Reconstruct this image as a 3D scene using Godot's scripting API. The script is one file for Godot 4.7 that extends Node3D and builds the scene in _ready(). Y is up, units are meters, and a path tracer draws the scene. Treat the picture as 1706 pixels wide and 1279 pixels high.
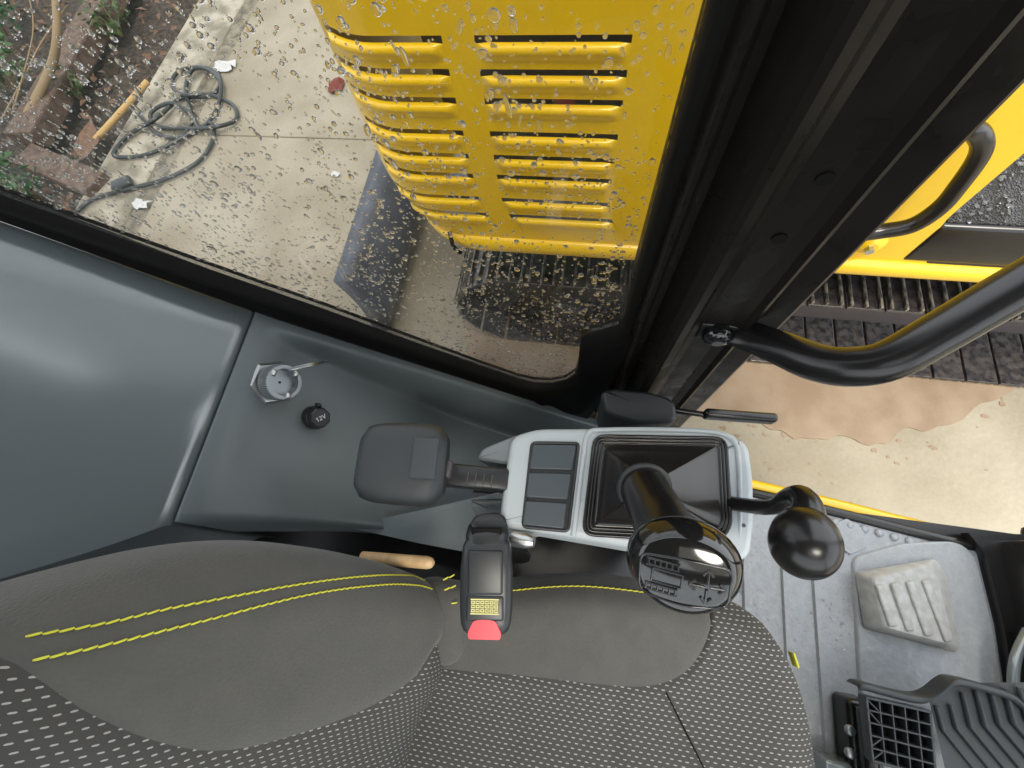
extends Node3D
# Inside the cab of an excavator, looking down at the operator's control console and out through the wet side window.
# x runs towards the front of the cab, z towards its right side, y = 0 is the cab floor, the yard lies at y = -1.1.

var M := {}
var taken := {}
var rng := RandomNumberGenerator.new()

# ---------------------------------------------------------------- helpers
func numbered(called: String) -> String:
	if not taken.has(called):
		taken[called] = 0
		return called
	taken[called] += 1
	return "%s_%03d" % [called, taken[called]]

func tag(o, label := "", category := "", group := "", kind := ""):
	if label != "": o.set_meta("label", label)
	if category != "": o.set_meta("category", category)
	if group != "": o.set_meta("group", group)
	if kind != "": o.set_meta("kind", kind)
	return o

func thing(called: String, label: String, category: String, at := Vector3.ZERO, group := "") -> Node3D:
	var o := Node3D.new()
	o.name = numbered(called)
	add_child(o)
	o.position = at
	tag(o, label, category, group)
	return o

func obj(called: String, st: SurfaceTool, m: Material, parent: Node = null, smooth := true) -> MeshInstance3D:
	st.generate_normals()
	var o := MeshInstance3D.new()
	o.mesh = st.commit()
	o.material_override = m
	if parent == null:
		o.name = numbered(called)
		add_child(o)
	else:
		o.name = called
		if parent.has_node(NodePath(called)):
			var k := 1
			while parent.has_node(NodePath("%s_%03d" % [called, k])): k += 1
			o.name = "%s_%03d" % [called, k]
		parent.add_child(o)
		var p: Node = parent
		var off := Vector3.ZERO
		while p != self:
			off += (p as Node3D).position
			p = p.get_parent()
		o.position = -off          # meshes below are written in cab coordinates
	return o

func nst(smooth := true) -> SurfaceTool:
	var st := SurfaceTool.new()
	st.begin(Mesh.PRIMITIVE_TRIANGLES)
	st.set_smooth_group(0 if smooth else -1)
	st.set_meta("flat", not smooth)
	return st

func tri(st: SurfaceTool, a: Vector3, b: Vector3, c: Vector3):
	for v: Vector3 in [a, b, c]:
		st.set_uv(Vector2(v.x, v.z))
		st.add_vertex(v)

func quad(st: SurfaceTool, a: Vector3, b: Vector3, c: Vector3, d: Vector3):
	tri(st, a, b, c)
	tri(st, a, c, d)

func grid(st: SurfaceTool, rows: Array, uv := [], wrap := false, flip := false):
	for i in rows.size() - 1:
		var r0: Array = rows[i]
		var r1: Array = rows[i + 1]
		var n := r0.size()
		for j in (n if wrap else n - 1):
			var k := (j + 1) % n
			var v := [r0[j], r0[k], r1[k], r0[j], r1[k], r1[j]]
			var w := []
			if uv.size(): w = [uv[i][j], uv[i][k], uv[i + 1][k], uv[i][j], uv[i + 1][k], uv[i + 1][j]]
			var order := [0, 2, 1, 3, 5, 4] if flip else [0, 1, 2, 3, 4, 5]
			for q: int in order:
				st.set_uv(w[q] if w.size() else Vector2(v[q].x, v[q].z))
				st.add_vertex(v[q])

func cap(st: SurfaceTool, ring: Array):
	var c := Vector3.ZERO
	for p: Vector3 in ring: c += p
	c /= ring.size()
	for i in ring.size():
		tri(st, c, ring[i], ring[(i + 1) % ring.size()])

func loft(st: SurfaceTool, rings: Array, caps := true):
	grid(st, rings, [], true)
	if caps:
		var flat: bool = st.get_meta("flat", false)
		if not flat: st.set_smooth_group(1)
		var first: Array = rings[0].duplicate()
		first.reverse()
		cap(st, first)
		if not flat: st.set_smooth_group(2)
		cap(st, rings[rings.size() - 1])
		if not flat: st.set_smooth_group(0)

func tube(st: SurfaceTool, path: Array, radii, sides := 10, caps := true):
	var rings := []
	var n := path.size()
	var side := Vector3.ZERO
	for i in n:
		var t: Vector3 = (path[min(i + 1, n - 1)] - path[max(i - 1, 0)]).normalized()
		if i == 0:
			side = t.cross(Vector3.UP if absf(t.y) < 0.9 else Vector3.RIGHT).normalized()
		else:
			side = (side - t * side.dot(t)).normalized()
		var up := t.cross(side)
		var r: float = radii[i] if radii is Array else radii
		var ring := []
		for k in sides:
			var a := TAU * k / sides
			ring.append(path[i] + (side * cos(a) + up * sin(a)) * r)
		rings.append(ring)
	loft(st, rings, caps)

func catmull(p: Array, per := 6) -> Array:
	var out := []
	var n := p.size()
	for i in n - 1:
		var a: Vector3 = p[max(i - 1, 0)]
		var b: Vector3 = p[i]
		var c: Vector3 = p[i + 1]
		var d: Vector3 = p[min(i + 2, n - 1)]
		for k in per:
			out.append(b.cubic_interpolate(c, a, d, float(k) / per))
	out.append(p[n - 1])
	return out

func rbox(st: SurfaceTool, c: Vector3, size: Vector3, r: float, b := Basis.IDENTITY, fine := false):
	var h := size / 2.0
	r = minf(r, minf(h.x, minf(h.y, h.z)) * 0.98)
	var cs := []
	for a in 3:
		var q: float = h[a] - r
		cs.append([-h[a], -q - r * 0.41, -q, q, q + r * 0.41, h[a]] if fine else [-h[a], -q, q, h[a]])
	for ax in 3:
		var u := (ax + 1) % 3
		var v := (ax + 2) % 3
		for s: float in [-1.0, 1.0]:
			var rows := []
			for i in cs[u].size():
				var row := []
				for j in cs[v].size():
					var p := Vector3.ZERO
					p[ax] = s * h[ax]
					p[u] = cs[u][i]
					p[v] = cs[v][j]
					var inner := Vector3(clampf(p.x, -h.x + r, h.x - r), clampf(p.y, -h.y + r, h.y - r), clampf(p.z, -h.z + r, h.z - r))
					p = inner + (p - inner).normalized() * r
					row.append(c + b * p)
				rows.append(row)
			grid(st, rows, [], false, s < 0.0)

func box(st: SurfaceTool, c: Vector3, size: Vector3, b := Basis.IDENTITY):
	var h := size / 2.0
	var q := []
	st.set_smooth_group(-1)
	for i in 8: q.append(c + b * Vector3(h.x * (1 if i & 1 else -1), h.y * (1 if i & 2 else -1), h.z * (1 if i & 4 else -1)))
	for f: Array in [[0, 4, 6, 2], [1, 3, 7, 5], [0, 1, 5, 4], [2, 6, 7, 3], [0, 2, 3, 1], [4, 5, 7, 6]]:
		quad(st, q[f[0]], q[f[1]], q[f[2]], q[f[3]])

# polygon given in a plane (origin o, axes ex, ey), thickened along ez
func prism(st: SurfaceTool, poly: PackedVector2Array, o: Vector3, ex: Vector3, ey: Vector3, ez: Vector3):
	var idx := Geometry2D.triangulate_polygon(poly)
	st.set_smooth_group(-1)
	for k in range(0, idx.size(), 3):
		var a: Array = []
		for j in 3: a.append(o + ex * poly[idx[k + j]].x + ey * poly[idx[k + j]].y)
		tri(st, a[0], a[1], a[2])
		tri(st, a[0] + ez, a[2] + ez, a[1] + ez)
	for i in poly.size():
		var p := poly[i]
		var q := poly[(i + 1) % poly.size()]
		var a := o + ex * p.x + ey * p.y
		var c := o + ex * q.x + ey * q.y
		quad(st, a, c, c + ez, a + ez)

func rounded(poly: PackedVector2Array, r: float, n := 5) -> PackedVector2Array:
	var out := PackedVector2Array()
	for i in poly.size():
		var p := poly[i]
		var a := poly[(i - 1 + poly.size()) % poly.size()]
		var b := poly[(i + 1) % poly.size()]
		var d := minf(r, minf(p.distance_to(a), p.distance_to(b)) * 0.49)
		var s := p + (a - p).normalized() * d
		var e := p + (b - p).normalized() * d
		for k in n + 1:
			var t := float(k) / n
			out.append(s.lerp(p, t).lerp(p.lerp(e, t), t))
	return out

func ring_of(poly: PackedVector2Array, y: float, inset := 0.0) -> Array:
	# a closed outline in plan (x, z) at height y, pulled in by inset
	var out := []
	var n := poly.size()
	var area := 0.0
	for i in n: area += poly[i].cross(poly[(i + 1) % n])
	var sg := 1.0 if area > 0 else -1.0
	for i in n:
		var t := (poly[(i + 1) % n] - poly[(i - 1 + n) % n]).normalized()
		var nrm := Vector2(-t.y, t.x) * sg
		var p := poly[i] + nrm * inset
		out.append(Vector3(p.x, y, p.y))
	return out

func at_curve(keys: Array, x: float) -> float:
	if x <= keys[0].x: return keys[0].y
	for i in keys.size() - 1:
		var a: Vector2 = keys[i]
		var b: Vector2 = keys[i + 1]
		if x <= b.x: 
			var p: Vector2 = keys[max(i - 1, 0)]
			var q: Vector2 = keys[min(i + 2, keys.size() - 1)]
			var t := (x - a.x) / (b.x - a.x)
			var m0 := (b.y - p.y) / maxf(b.x - p.x, 1e-6) * (b.x - a.x)
			var m1 := (q.y - a.y) / maxf(q.x - a.x, 1e-6) * (b.x - a.x)
			return (2 * t * t * t - 3 * t * t + 1) * a.y + (t * t * t - 2 * t * t + t) * m0 + (-2 * t * t * t + 3 * t * t) * b.y + (t * t * t - t * t) * m1
	return keys[keys.size() - 1].y

# ---------------------------------------------------------------- materials
func srgb(c: Color) -> Color: return c.linear_to_srgb()

func mat(called: String, r: float, g: float, b: float, rough: float, metal := 0.0) -> StandardMaterial3D:
	var m := StandardMaterial3D.new()
	m.resource_name = called
	m.albedo_color = srgb(Color(r, g, b))
	m.roughness = rough
	m.metallic = metal
	m.cull_mode = BaseMaterial3D.CULL_DISABLED
	M[called] = m
	return m

func noise_image(size: int, freq: float, octaves: int, seed_: int) -> Image:
	var f := FastNoiseLite.new()
	f.seed = seed_
	f.noise_type = FastNoiseLite.TYPE_SIMPLEX_SMOOTH
	f.frequency = freq
	f.fractal_octaves = octaves
	return f.get_seamless_image(size, size)

# colours blended by noise; a and b are linear
func mottled(m: StandardMaterial3D, a: Color, b: Color, size: int, freq: float, octaves: int, seed_: int, metres: float, contrast := 1.6, speck := 0.0):
	var im := noise_image(size, freq, octaves, seed_)
	var fine := noise_image(size, 0.23, 2, seed_ + 7)
	var out := Image.create(size, size, false, Image.FORMAT_RGB8)
	for y in size:
		for x in size:
			var t := clampf((im.get_pixel(x, y).r - 0.5) * contrast + 0.5 + (fine.get_pixel(x, y).r - 0.5) * speck, 0.0, 1.0)
			out.set_pixel(x, y, srgb(a.lerp(b, t)))
	out.generate_mipmaps()
	m.albedo_color = Color.WHITE
	m.albedo_texture = ImageTexture.create_from_image(out)
	m.uv1_triplanar = true
	m.uv1_world_triplanar = true
	m.uv1_scale = Vector3.ONE / metres

func rough_noise(m: StandardMaterial3D, lo: float, hi: float, size: int, freq: float, octaves: int, seed_: int, contrast := 2.0):
	var im := noise_image(size, freq, octaves, seed_)
	var out := Image.create(size, size, false, Image.FORMAT_RGB8)
	for y in size:
		for x in size:
			var t := clampf((im.get_pixel(x, y).r - 0.5) * contrast + 0.5, 0.0, 1.0)
			var v := lerpf(lo, hi, t)
			out.set_pixel(x, y, Color(v, v, v))
	m.roughness = 1.0
	m.roughness_texture = ImageTexture.create_from_image(out)

func bumped(m: StandardMaterial3D, size: int, freq: float, octaves: int, seed_: int, strength: float, metres := 0.0):
	var im := noise_image(size, freq, octaves, seed_)
	im.bump_map_to_normal_map(strength * 4.0)
	m.normal_enabled = true
	m.normal_texture = ImageTexture.create_from_image(im)
	m.normal_scale = 1.0
	if metres > 0.0:
		m.uv1_triplanar = true
		m.uv1_world_triplanar = true
		m.uv1_scale = Vector3.ONE / metres

func make_materials():
	var m := mat("trim_plastic", 0.145, 0.170, 0.178, 0.17)
	m.metallic_specular = 0.7
	m.clearcoat_enabled = true
	m.clearcoat = 1.0
	m.clearcoat_roughness = 0.13
	bumped(m, 256, 0.16, 2, 3, 0.06, 0.05)
	m = mat("trim_satin", 0.140, 0.163, 0.168, 0.36)
	bumped(m, 256, 0.16, 2, 9, 0.15, 0.05)
	m = mat("trim_dark", 0.085, 0.100, 0.110, 0.42)
	bumped(m, 256, 0.16, 2, 4, 0.35, 0.05)
	mat("silver_plastic", 0.42, 0.455, 0.47, 0.36)
	mat("silver_edge", 0.20, 0.225, 0.235, 0.34)
	m = mat("pad_rubber", 0.030, 0.034, 0.037, 0.4)
	bumped(m, 256, 0.2, 2, 5, 0.5, 0.03)
	m = mat("insert_rubber", 0.060, 0.068, 0.075, 0.6)
	bumped(m, 128, 0.35, 1, 6, 1.2, 0.02)
	mat("switch_plastic", 0.050, 0.062, 0.070, 0.42)
	mat("black_plastic", 0.018, 0.019, 0.020, 0.35)
	mat("boot_rubber", 0.016, 0.014, 0.013, 0.20)
	m = mat("gloss_black", 0.010, 0.010, 0.010, 0.10)
	m.clearcoat_enabled = true
	m.clearcoat = 0.6
	m.clearcoat_roughness = 0.05
	mat("satin_black", 0.012, 0.011, 0.011, 0.26)
	m = mat("pillar_paint", 0.010, 0.008, 0.007, 0.34)
	m.metallic_specular = 0.3
	rough_noise(m, 0.26, 0.42, 256, 0.02, 3, 12)
	m.uv1_triplanar = true
	m.uv1_world_triplanar = true
	m.uv1_scale = Vector3.ONE * 4.0
	mat("seal_rubber", 0.006, 0.0055, 0.005, 0.6).metallic_specular = 0.25
	mat("buckle_plastic", 0.022, 0.025, 0.028, 0.38)
	mat("button_red", 0.62, 0.03, 0.05, 0.35)
	mat("label_yellow", 0.62, 0.58, 0.22, 0.6)
	mat("label_ink", 0.05, 0.05, 0.03, 0.7)
	mat("print_white", 0.7, 0.7, 0.7, 0.6)
	mat("zinc", 0.55, 0.56, 0.55, 0.32, 1.0)
	mat("dull_zinc", 0.36, 0.39, 0.41, 0.42, 0.85)
	mat("brass", 0.72, 0.52, 0.34, 0.35, 1.0)
	mat("steel_bolt", 0.5, 0.52, 0.5, 0.18, 1.0)
	m = mat("wood", 0.62, 0.42, 0.22, 0.5)
	mottled(m, Color(0.66, 0.46, 0.25), Color(0.5, 0.32, 0.15), 128, 0.04, 3, 15, 0.12)
	m = mat("seat_plain", 0.075, 0.073, 0.063, 0.92)
	mottled(m, Color(0.072, 0.071, 0.066), Color(0.086, 0.083, 0.074), 256, 0.02, 4, 17, 0.25, 1.6, 0.9)
	bumped(m, 256, 0.3, 2, 18, 0.2)
	m.rim_enabled = true
	m.rim = 0.35
	m.rim_tint = 0.5
	m = mat("seat_weave", 1, 1, 1, 0.9)
	m.albedo_color = Color.WHITE
	m.albedo_texture = weave_texture()
	mat("thread_yellow", 0.62, 0.60, 0.05, 0.7)
	m = mat("floor_mat", 0.34, 0.355, 0.385, 0.30)
	mottled(m, Color(0.30, 0.318, 0.340), Color(0.36, 0.378, 0.40), 512, 0.03, 6, 21, 0.4, 0.9, 0.9)
	rough_noise(m, 0.16, 0.36, 512, 0.03, 4, 22, 2.0)
	bumped(m, 512, 0.05, 3, 23, 0.12)
	m = mat("footrest_grey", 0.36, 0.355, 0.34, 0.5)
	mottled(m, Color(0.44, 0.445, 0.44), Color(0.345, 0.34, 0.325), 256, 0.03, 4, 25, 0.2, 2.2, 0.4)
	m = mat("pedal_rubber", 0.036, 0.041, 0.046, 0.36)
	bumped(m, 256, 0.2, 2, 26, 0.5, 0.04)
	mat("pedal_worn", 0.42, 0.42, 0.42, 0.45)
	m = mat("yellow_paint", 0.80, 0.47, 0.008, 0.28)
	m.clearcoat_enabled = true
	m.clearcoat = 0.5
	m.clearcoat_roughness = 0.12
	mottled(m, Color(0.90, 0.575, 0.010), Color(0.86, 0.54, 0.010), 256, 0.02, 4, 31, 1.0, 1.4, 0.4)
	mat("radiator_grey", 0.16, 0.15, 0.14, 0.7)
	m = mat("step_black", 0.012, 0.011, 0.012, 0.10)
	bumped(m, 512, 0.045, 2, 33, 9.0, 0.22)
	m = mat("track_steel", 0.035, 0.032, 0.033, 0.3)
	mottled(m, Color(0.022, 0.021, 0.024), Color(0.060, 0.052, 0.048), 256, 0.03, 4, 35, 0.4, 2.0, 0.6)
	rough_noise(m, 0.12, 0.5, 256, 0.04, 3, 36, 2.5)
	m = mat("track_edge", 0.13, 0.12, 0.10, 0.4)
	mottled(m, Color(0.035, 0.032, 0.03), Color(0.24, 0.21, 0.16), 256, 0.03, 4, 37, 0.35, 2.6, 0.6)
	m = mat("frame_grey", 0.075, 0.066, 0.070, 0.45)
	m = mat("blade_paint", 0.055, 0.065, 0.085, 0.4)
	mottled(m, Color(0.05, 0.055, 0.07), Color(0.085, 0.095, 0.12), 256, 0.02, 4, 38, 0.6, 1.6, 0.5)
	m = mat("concrete", 1, 1, 1, 0.8)
	mottled(m, Color(0.26, 0.225, 0.16), Color(0.345, 0.308, 0.232), 512, 0.008, 6, 41, 2.6, 1.3, 0.35)
	bumped(m, 512, 0.1, 3, 42, 0.12)
	m = mat("kerb_concrete", 1, 1, 1, 0.8)
	mottled(m, Color(0.20, 0.18, 0.13), Color(0.42, 0.38, 0.30), 512, 0.014, 6, 45, 1.8, 2.2, 0.4)
	m = mat("joint_mortar", 1, 1, 1, 0.85)
	mottled(m, Color(0.10, 0.09, 0.065), Color(0.24, 0.21, 0.155), 256, 0.03, 5, 46, 0.8, 2.0, 0.6)
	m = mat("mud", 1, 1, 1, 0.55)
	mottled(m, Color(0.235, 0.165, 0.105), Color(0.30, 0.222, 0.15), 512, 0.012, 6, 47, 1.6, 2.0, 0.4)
	m = mat("soil", 1, 1, 1, 0.9)
	mottled(m, Color(0.018, 0.014, 0.010), Color(0.085, 0.062, 0.042), 512, 0.03, 5, 49, 0.8, 2.4, 0.8)
	m = mat("timber", 1, 1, 1, 0.75)
	mottled(m, Color(0.075, 0.045, 0.03), Color(0.15, 0.10, 0.07), 256, 0.03, 5, 51, 0.5, 2.0, 0.5)
	mat("branch", 0.24, 0.17, 0.09, 0.7)
	m = mat("rust", 1, 1, 1, 0.7)
	mottled(m, Color(0.10, 0.055, 0.03), Color(0.19, 0.10, 0.055), 256, 0.04, 5, 53, 0.4, 2.0, 0.5)
	mat("cane", 0.46, 0.30, 0.11, 0.6)
	mat("hose_rubber", 0.025, 0.030, 0.030, 0.28)
	mat("paper", 0.55, 0.55, 0.54, 0.7)
	mat("dead_leaf", 0.16, 0.035, 0.02, 0.7)
	for k in 3:
		m = mat("leaf_%d" % k, [0.03, 0.05, 0.06][k], [0.10, 0.12, 0.09][k], [0.03, 0.03, 0.025][k], 0.4)
		m.backlight_enabled = true
		m.backlight = Color(0.15, 0.25, 0.08)
	m = mat("pane", 0.55, 0.60, 0.42, 0.02)
	m.transparency = BaseMaterial3D.TRANSPARENCY_ALPHA
	m.albedo_color = Color(0.10, 0.11, 0.04, 0.24)
	m = mat("clear_pane", 0.6, 0.65, 0.6, 0.02)
	m.transparency = BaseMaterial3D.TRANSPARENCY_ALPHA
	m.albedo_color = Color(0.8, 0.85, 0.8, 0.08)
	m = mat("water", 1, 1, 1, 0.0)
	m.albedo_color = Color(1, 1, 1, 0.05)
	m.transparency = BaseMaterial3D.TRANSPARENCY_ALPHA
	m.refraction_enabled = true
	m.refraction_scale = 0.033
	m.cull_mode = BaseMaterial3D.CULL_BACK
	mat("roof_liner", 0.06, 0.06, 0.06, 0.8)

func weave_texture() -> ImageTexture:
	# dark woven cloth with staggered pale dashes, 72 mm by 40 mm
	var w := 512
	var h := 288
	var im := Image.create(w, h, false, Image.FORMAT_RGB8)
	var r := RandomNumberGenerator.new()
	r.seed = 5
	for y in h:
		for x in w:
			var t := (0.5 + 0.5 * sin(x * TAU / 4.0)) * (0.5 + 0.5 * sin(y * TAU / 4.0 + x * 1.57))
			var v := 0.040 + 0.035 * t + r.randf() * 0.012
			im.set_pixel(x, y, srgb(Color(v, v * 0.97, v * 0.90)))
	var rows := 4
	var per := 4
	for row in rows:
		for k in per:
			var x0 := int((k + (0.5 if row % 2 else 0.0)) * w / per) + r.randi_range(-4, 4)
			var y0 := int((row + 0.5) * h / rows)
			for dx in 62:
				for dy in 15:
					var ends := absf(dx - 31) / 31.0
					if absf(dy - 7) / 7.5 > 1.0 - pow(ends, 5.0) * 0.8: continue
					var twill := 0.72 + 0.28 * sin((dx * 0.75 + dy * 0.5) * 1.1)
					var g := 0.46 * twill + r.randf() * 0.06
					im.set_pixel((x0 + dx) % w, (y0 + dy) % h, srgb(Color(g, g * 0.99, g * 0.92)))
	im.generate_mipmaps()
	return ImageTexture.create_from_image(im)

const WEAVE := Vector2(0.036, 0.0215)

# ---------------------------------------------------------------- yard
func build_yard():
	var st := nst(false)
	# the earth all round
	box(st, Vector3(0, -1.45, 0), Vector3(400, 0.2, 400))
	tag(obj("ground", st, M.soil), "", "", "", "structure")
	# planting bed behind the kerb: rough soil
	st = nst()
	var rows := []
	var f := FastNoiseLite.new()
	f.seed = 9
	f.frequency = 2.2
	f.fractal_octaves = 4
	for i in 61:
		var row := []
		for j in 61:
			var x := -3.66 - 5.0 * i / 60.0
			var z := -9.0 + 9.0 * j / 60.0
			row.append(Vector3(x, -1.20 + 0.10 * f.get_noise_2d(x, z) + 0.02 * i / 60.0, z))
		rows.append(row)
	grid(st, rows)
	tag(obj("soil_bed", st, M.soil), "", "", "", "structure")
	# concrete paving: kerb row, mortar joint, slabs
	var pave := Node3D.new()
	pave.name = "pavement"
	add_child(pave)
	pave.set_meta("kind", "structure")
	for k in 6:
		st = nst(false)
		rbox(st, Vector3(-3.425, -1.2, -2.5 - 2.6 + k * 2.6 - 1.3), Vector3(0.46, 0.2, 2.592), 0.012)
		obj("kerb_stone", st, M.kerb_concrete, pave)
	st = nst(false)
	box(st, Vector3(-3.13, -1.212, 0), Vector3(0.14, 0.2, 16))
	obj("mortar_joint", st, M.joint_mortar, pave)
	var zs := [-14.0, -9.8, -5.6, -2.49, -1.46, 3.0, 8.0]
	var xs := [-3.06, 0.10, 5.0, 12.0]
	for i in 3:
		for k in 6:
			st = nst(false)
			var z0: float = zs[k]
			var z1: float = zs[k + 1]
			if i == 0 and k == 3: z1 = 3.0
			if i == 0 and k == 4: continue
			rbox(st, Vector3((xs[i] + xs[i + 1]) / 2, -1.2, (z0 + z1) / 2), Vector3(xs[i + 1] - xs[i] - 0.008, 0.2, z1 - z0 - 0.008), 0.008)
			obj("concrete_slab", st, M.concrete, pave)
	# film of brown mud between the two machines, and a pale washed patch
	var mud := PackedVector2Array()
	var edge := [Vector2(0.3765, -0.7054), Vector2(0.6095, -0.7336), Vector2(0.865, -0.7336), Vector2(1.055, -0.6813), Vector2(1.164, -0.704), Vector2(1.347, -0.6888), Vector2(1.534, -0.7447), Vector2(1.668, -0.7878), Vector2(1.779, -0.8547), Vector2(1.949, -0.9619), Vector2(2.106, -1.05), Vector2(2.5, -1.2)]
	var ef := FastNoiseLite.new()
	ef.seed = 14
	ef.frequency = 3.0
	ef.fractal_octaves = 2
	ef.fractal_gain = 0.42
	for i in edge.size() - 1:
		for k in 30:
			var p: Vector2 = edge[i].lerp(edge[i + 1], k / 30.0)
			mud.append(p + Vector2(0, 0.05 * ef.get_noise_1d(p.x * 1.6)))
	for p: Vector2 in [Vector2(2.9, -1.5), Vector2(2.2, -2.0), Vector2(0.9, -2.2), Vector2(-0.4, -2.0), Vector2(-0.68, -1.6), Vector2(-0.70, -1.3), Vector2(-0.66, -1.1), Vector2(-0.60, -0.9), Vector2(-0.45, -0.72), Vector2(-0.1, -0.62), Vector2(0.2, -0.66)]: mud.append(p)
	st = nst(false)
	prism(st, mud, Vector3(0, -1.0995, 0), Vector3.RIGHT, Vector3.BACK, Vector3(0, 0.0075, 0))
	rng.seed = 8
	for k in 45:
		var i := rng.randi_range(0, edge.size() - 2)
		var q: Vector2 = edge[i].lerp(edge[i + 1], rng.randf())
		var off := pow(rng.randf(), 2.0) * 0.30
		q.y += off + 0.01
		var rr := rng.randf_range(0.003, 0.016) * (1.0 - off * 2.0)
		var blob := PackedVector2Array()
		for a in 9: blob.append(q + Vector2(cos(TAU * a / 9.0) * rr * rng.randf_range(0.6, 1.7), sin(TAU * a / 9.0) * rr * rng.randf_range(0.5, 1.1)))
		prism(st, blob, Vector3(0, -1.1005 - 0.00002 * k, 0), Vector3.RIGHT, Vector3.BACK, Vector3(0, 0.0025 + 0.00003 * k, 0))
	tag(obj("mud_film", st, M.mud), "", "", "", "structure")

func build_bed_things():
	# squared timber and a short cross piece lying on the soil
	var t := thing("timber_beam", "long brown squared timber lying on the dark soil", "timber", Vector3(-4.581, -1.1, -3.14))
	var st := nst(false)
	var a: Vector3 = Vector3(-4.342, -1.05, -2.313)
	var b: Vector3 = Vector3(-4.545, -1.05, -4.518)
	var dir := (b - a).normalized()
	var bs := Basis(dir, Vector3.UP, dir.cross(Vector3.UP))
	rbox(st, (a + b) / 2 + Vector3(0, 0.0, 0), Vector3((b - a).length(), 0.15, 0.24), 0.015, bs)
	obj("beam", st, M.timber, t)
	t = thing("timber_offcut", "short brown timber offcut at the foot of the long beam", "timber", Vector3(-3.952, -1.1, -2.144))
	st = nst(false)
	a = Vector3(-4.31, -1.08, -2.196)
	b = Vector3(-3.531, -1.08, -1.946)
	dir = (b - a).normalized()
	bs = Basis(dir, Vector3.UP, dir.cross(Vector3.UP))
	rbox(st, (a + b) / 2, Vector3((b - a).length(), 0.08, 0.2), 0.01, bs)
	obj("board", st, M.timber, t)
	# shovel
	t = thing("shovel", "rusty shovel with a yellow cane handle lying beside the kerb", "shovel", Vector3(-3.825, -1.1, -2.451))
	st = nst()
	tube(st, catmull([Vector3(-3.742, -1.05, -2.354), Vector3(-3.588, -1, -2.567), Vector3(-3.461, -0.97, -2.859)], 4), 0.022, 8)
	obj("handle", st, M.cane, t)
	st = nst()
	var rows := []
	for i in 9:
		var u := i / 8.0
		var row := []
		for j in 9:
			var v := j / 8.0 - 0.5
			var w := 0.30 * (1.0 - 0.55 * pow(maxf(u - 0.5, 0.0) * 2.0, 2.0))
			var p: Vector3 = (Vector3(-3.713, -1.05, -2.379)).lerp(Vector3(-3.861, -1.09, -2.214), u)
			var side := Vector3(0.62, 0, 0.78)
			row.append(p + side * v * w + Vector3(0, 0.12 * v * v - 0.02 * u + 0.02, 0))
		rows.append(row)
	grid(st, rows)
	obj("blade", st, M.rust, t)
	# bare branches
	var bi := 0
	for br: Array in [[[Vector3(-4.462, -1.05, -2.37), Vector3(-4.267, -0.9, -2.856), Vector3(-4.108, -0.75, -3.029), Vector3(-4.103, -0.6, -3.317)], 0.035, "thick pale bare branch lying across the brown timber beam"],
			[[Vector3(-4.6, -1, -2.432), Vector3(-4.46, -0.9, -2.788), Vector3(-4.315, -0.8, -3.042), Vector3(-4.103, -0.7, -3.287)], 0.008, "thin bare twig crossing the weeds beside the thick branch"],
			[[Vector3(-4.441, -0.95, -2.469), Vector3(-4.441, -0.8, -3.111), Vector3(-4.549, -0.7, -3.442)], 0.006, "thin upright twig among the green weeds"]]:
		st = nst()
		var path := catmull(br[0], 6)
		var rad := []
		for i in path.size(): rad.append(br[1] * (1.0 - 0.35 * i / path.size()))
		tube(st, path, rad, 8)
		tag(obj("branch", st, M.branch), br[2], "branch", "bare branches on the soil bed")
		bi += 1
	# leafy weeds
	var spots := [[Vector3(-5.52, -1.15, -3.681), 0.55, 260, "tall dark green weed clump behind the pale branch"], [Vector3(-4.465, -1.15, -2.022), 0.34, 150, "low green weed clump next to the timber offcut"],
		[Vector3(-4.245, -1.15, -2.86), 0.22, 70, "small weed between the timber beam and the shovel"], [Vector3(-4.053, -1.15, -1.843), 0.25, 90, "small green weed by the window seal corner of the bed"], [Vector3(-4.984, -1.15, -2.987), 0.42, 170, "green weed clump under the thick branch"], [Vector3(-4.285, -1.15, -3.671), 0.3, 80, "sparse brownish weed beside the kerb stones"]]
	var wi := 0
	for s: Array in spots:
		rng.seed = 70 + wi
		var p: Vector3 = s[0]
		t = thing("weed", s[3], "weed", p, "weeds in the soil bed")
		st = nst()
		var tips := []
		for k in 9:
			var a1 := rng.randf() * TAU
			var out: Vector3 = Vector3(cos(a1), 0, sin(a1)) * s[1] * rng.randf_range(0.2, 0.8)
			var tip: Vector3 = p + out + Vector3(0, s[1] * rng.randf_range(0.5, 1.0), 0)
			tips.append(tip)
			tube(st, catmull([p, p.lerp(tip, 0.5) + Vector3(0, s[1] * 0.12, 0), tip], 3), [0.005, 0.005, 0.004, 0.004, 0.003, 0.002, 0.002], 5)
		obj("stem", st, M.branch, t)
		st = nst(false)
		for k in s[2]:
			var tip: Vector3 = tips[rng.randi() % tips.size()]
			var q: Vector3 = p.lerp(tip, rng.randf_range(0.3, 1.05)) + Vector3(rng.randf_range(-1, 1), rng.randf_range(-0.6, 0.6), rng.randf_range(-1, 1)) * s[1] * 0.16
			var bl := Basis.from_euler(Vector3(rng.randf_range(-0.8, 0.8), rng.randf() * TAU, rng.randf_range(-0.8, 0.8)))
			var L := rng.randf_range(0.035, 0.085)
			var W := L * rng.randf_range(0.28, 0.45)
			quad(st, q, q + bl * Vector3(L * 0.5, 0.012, W), q + bl * Vector3(L, -0.01, 0), q + bl * Vector3(L * 0.5, 0.012, -W))
		obj("leaves", st, M["leaf_%d" % (wi % 3)], t)
		wi += 1
	# clods and dead leaves that cover the soil
	st = nst(false)
	rng.seed = 91
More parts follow.
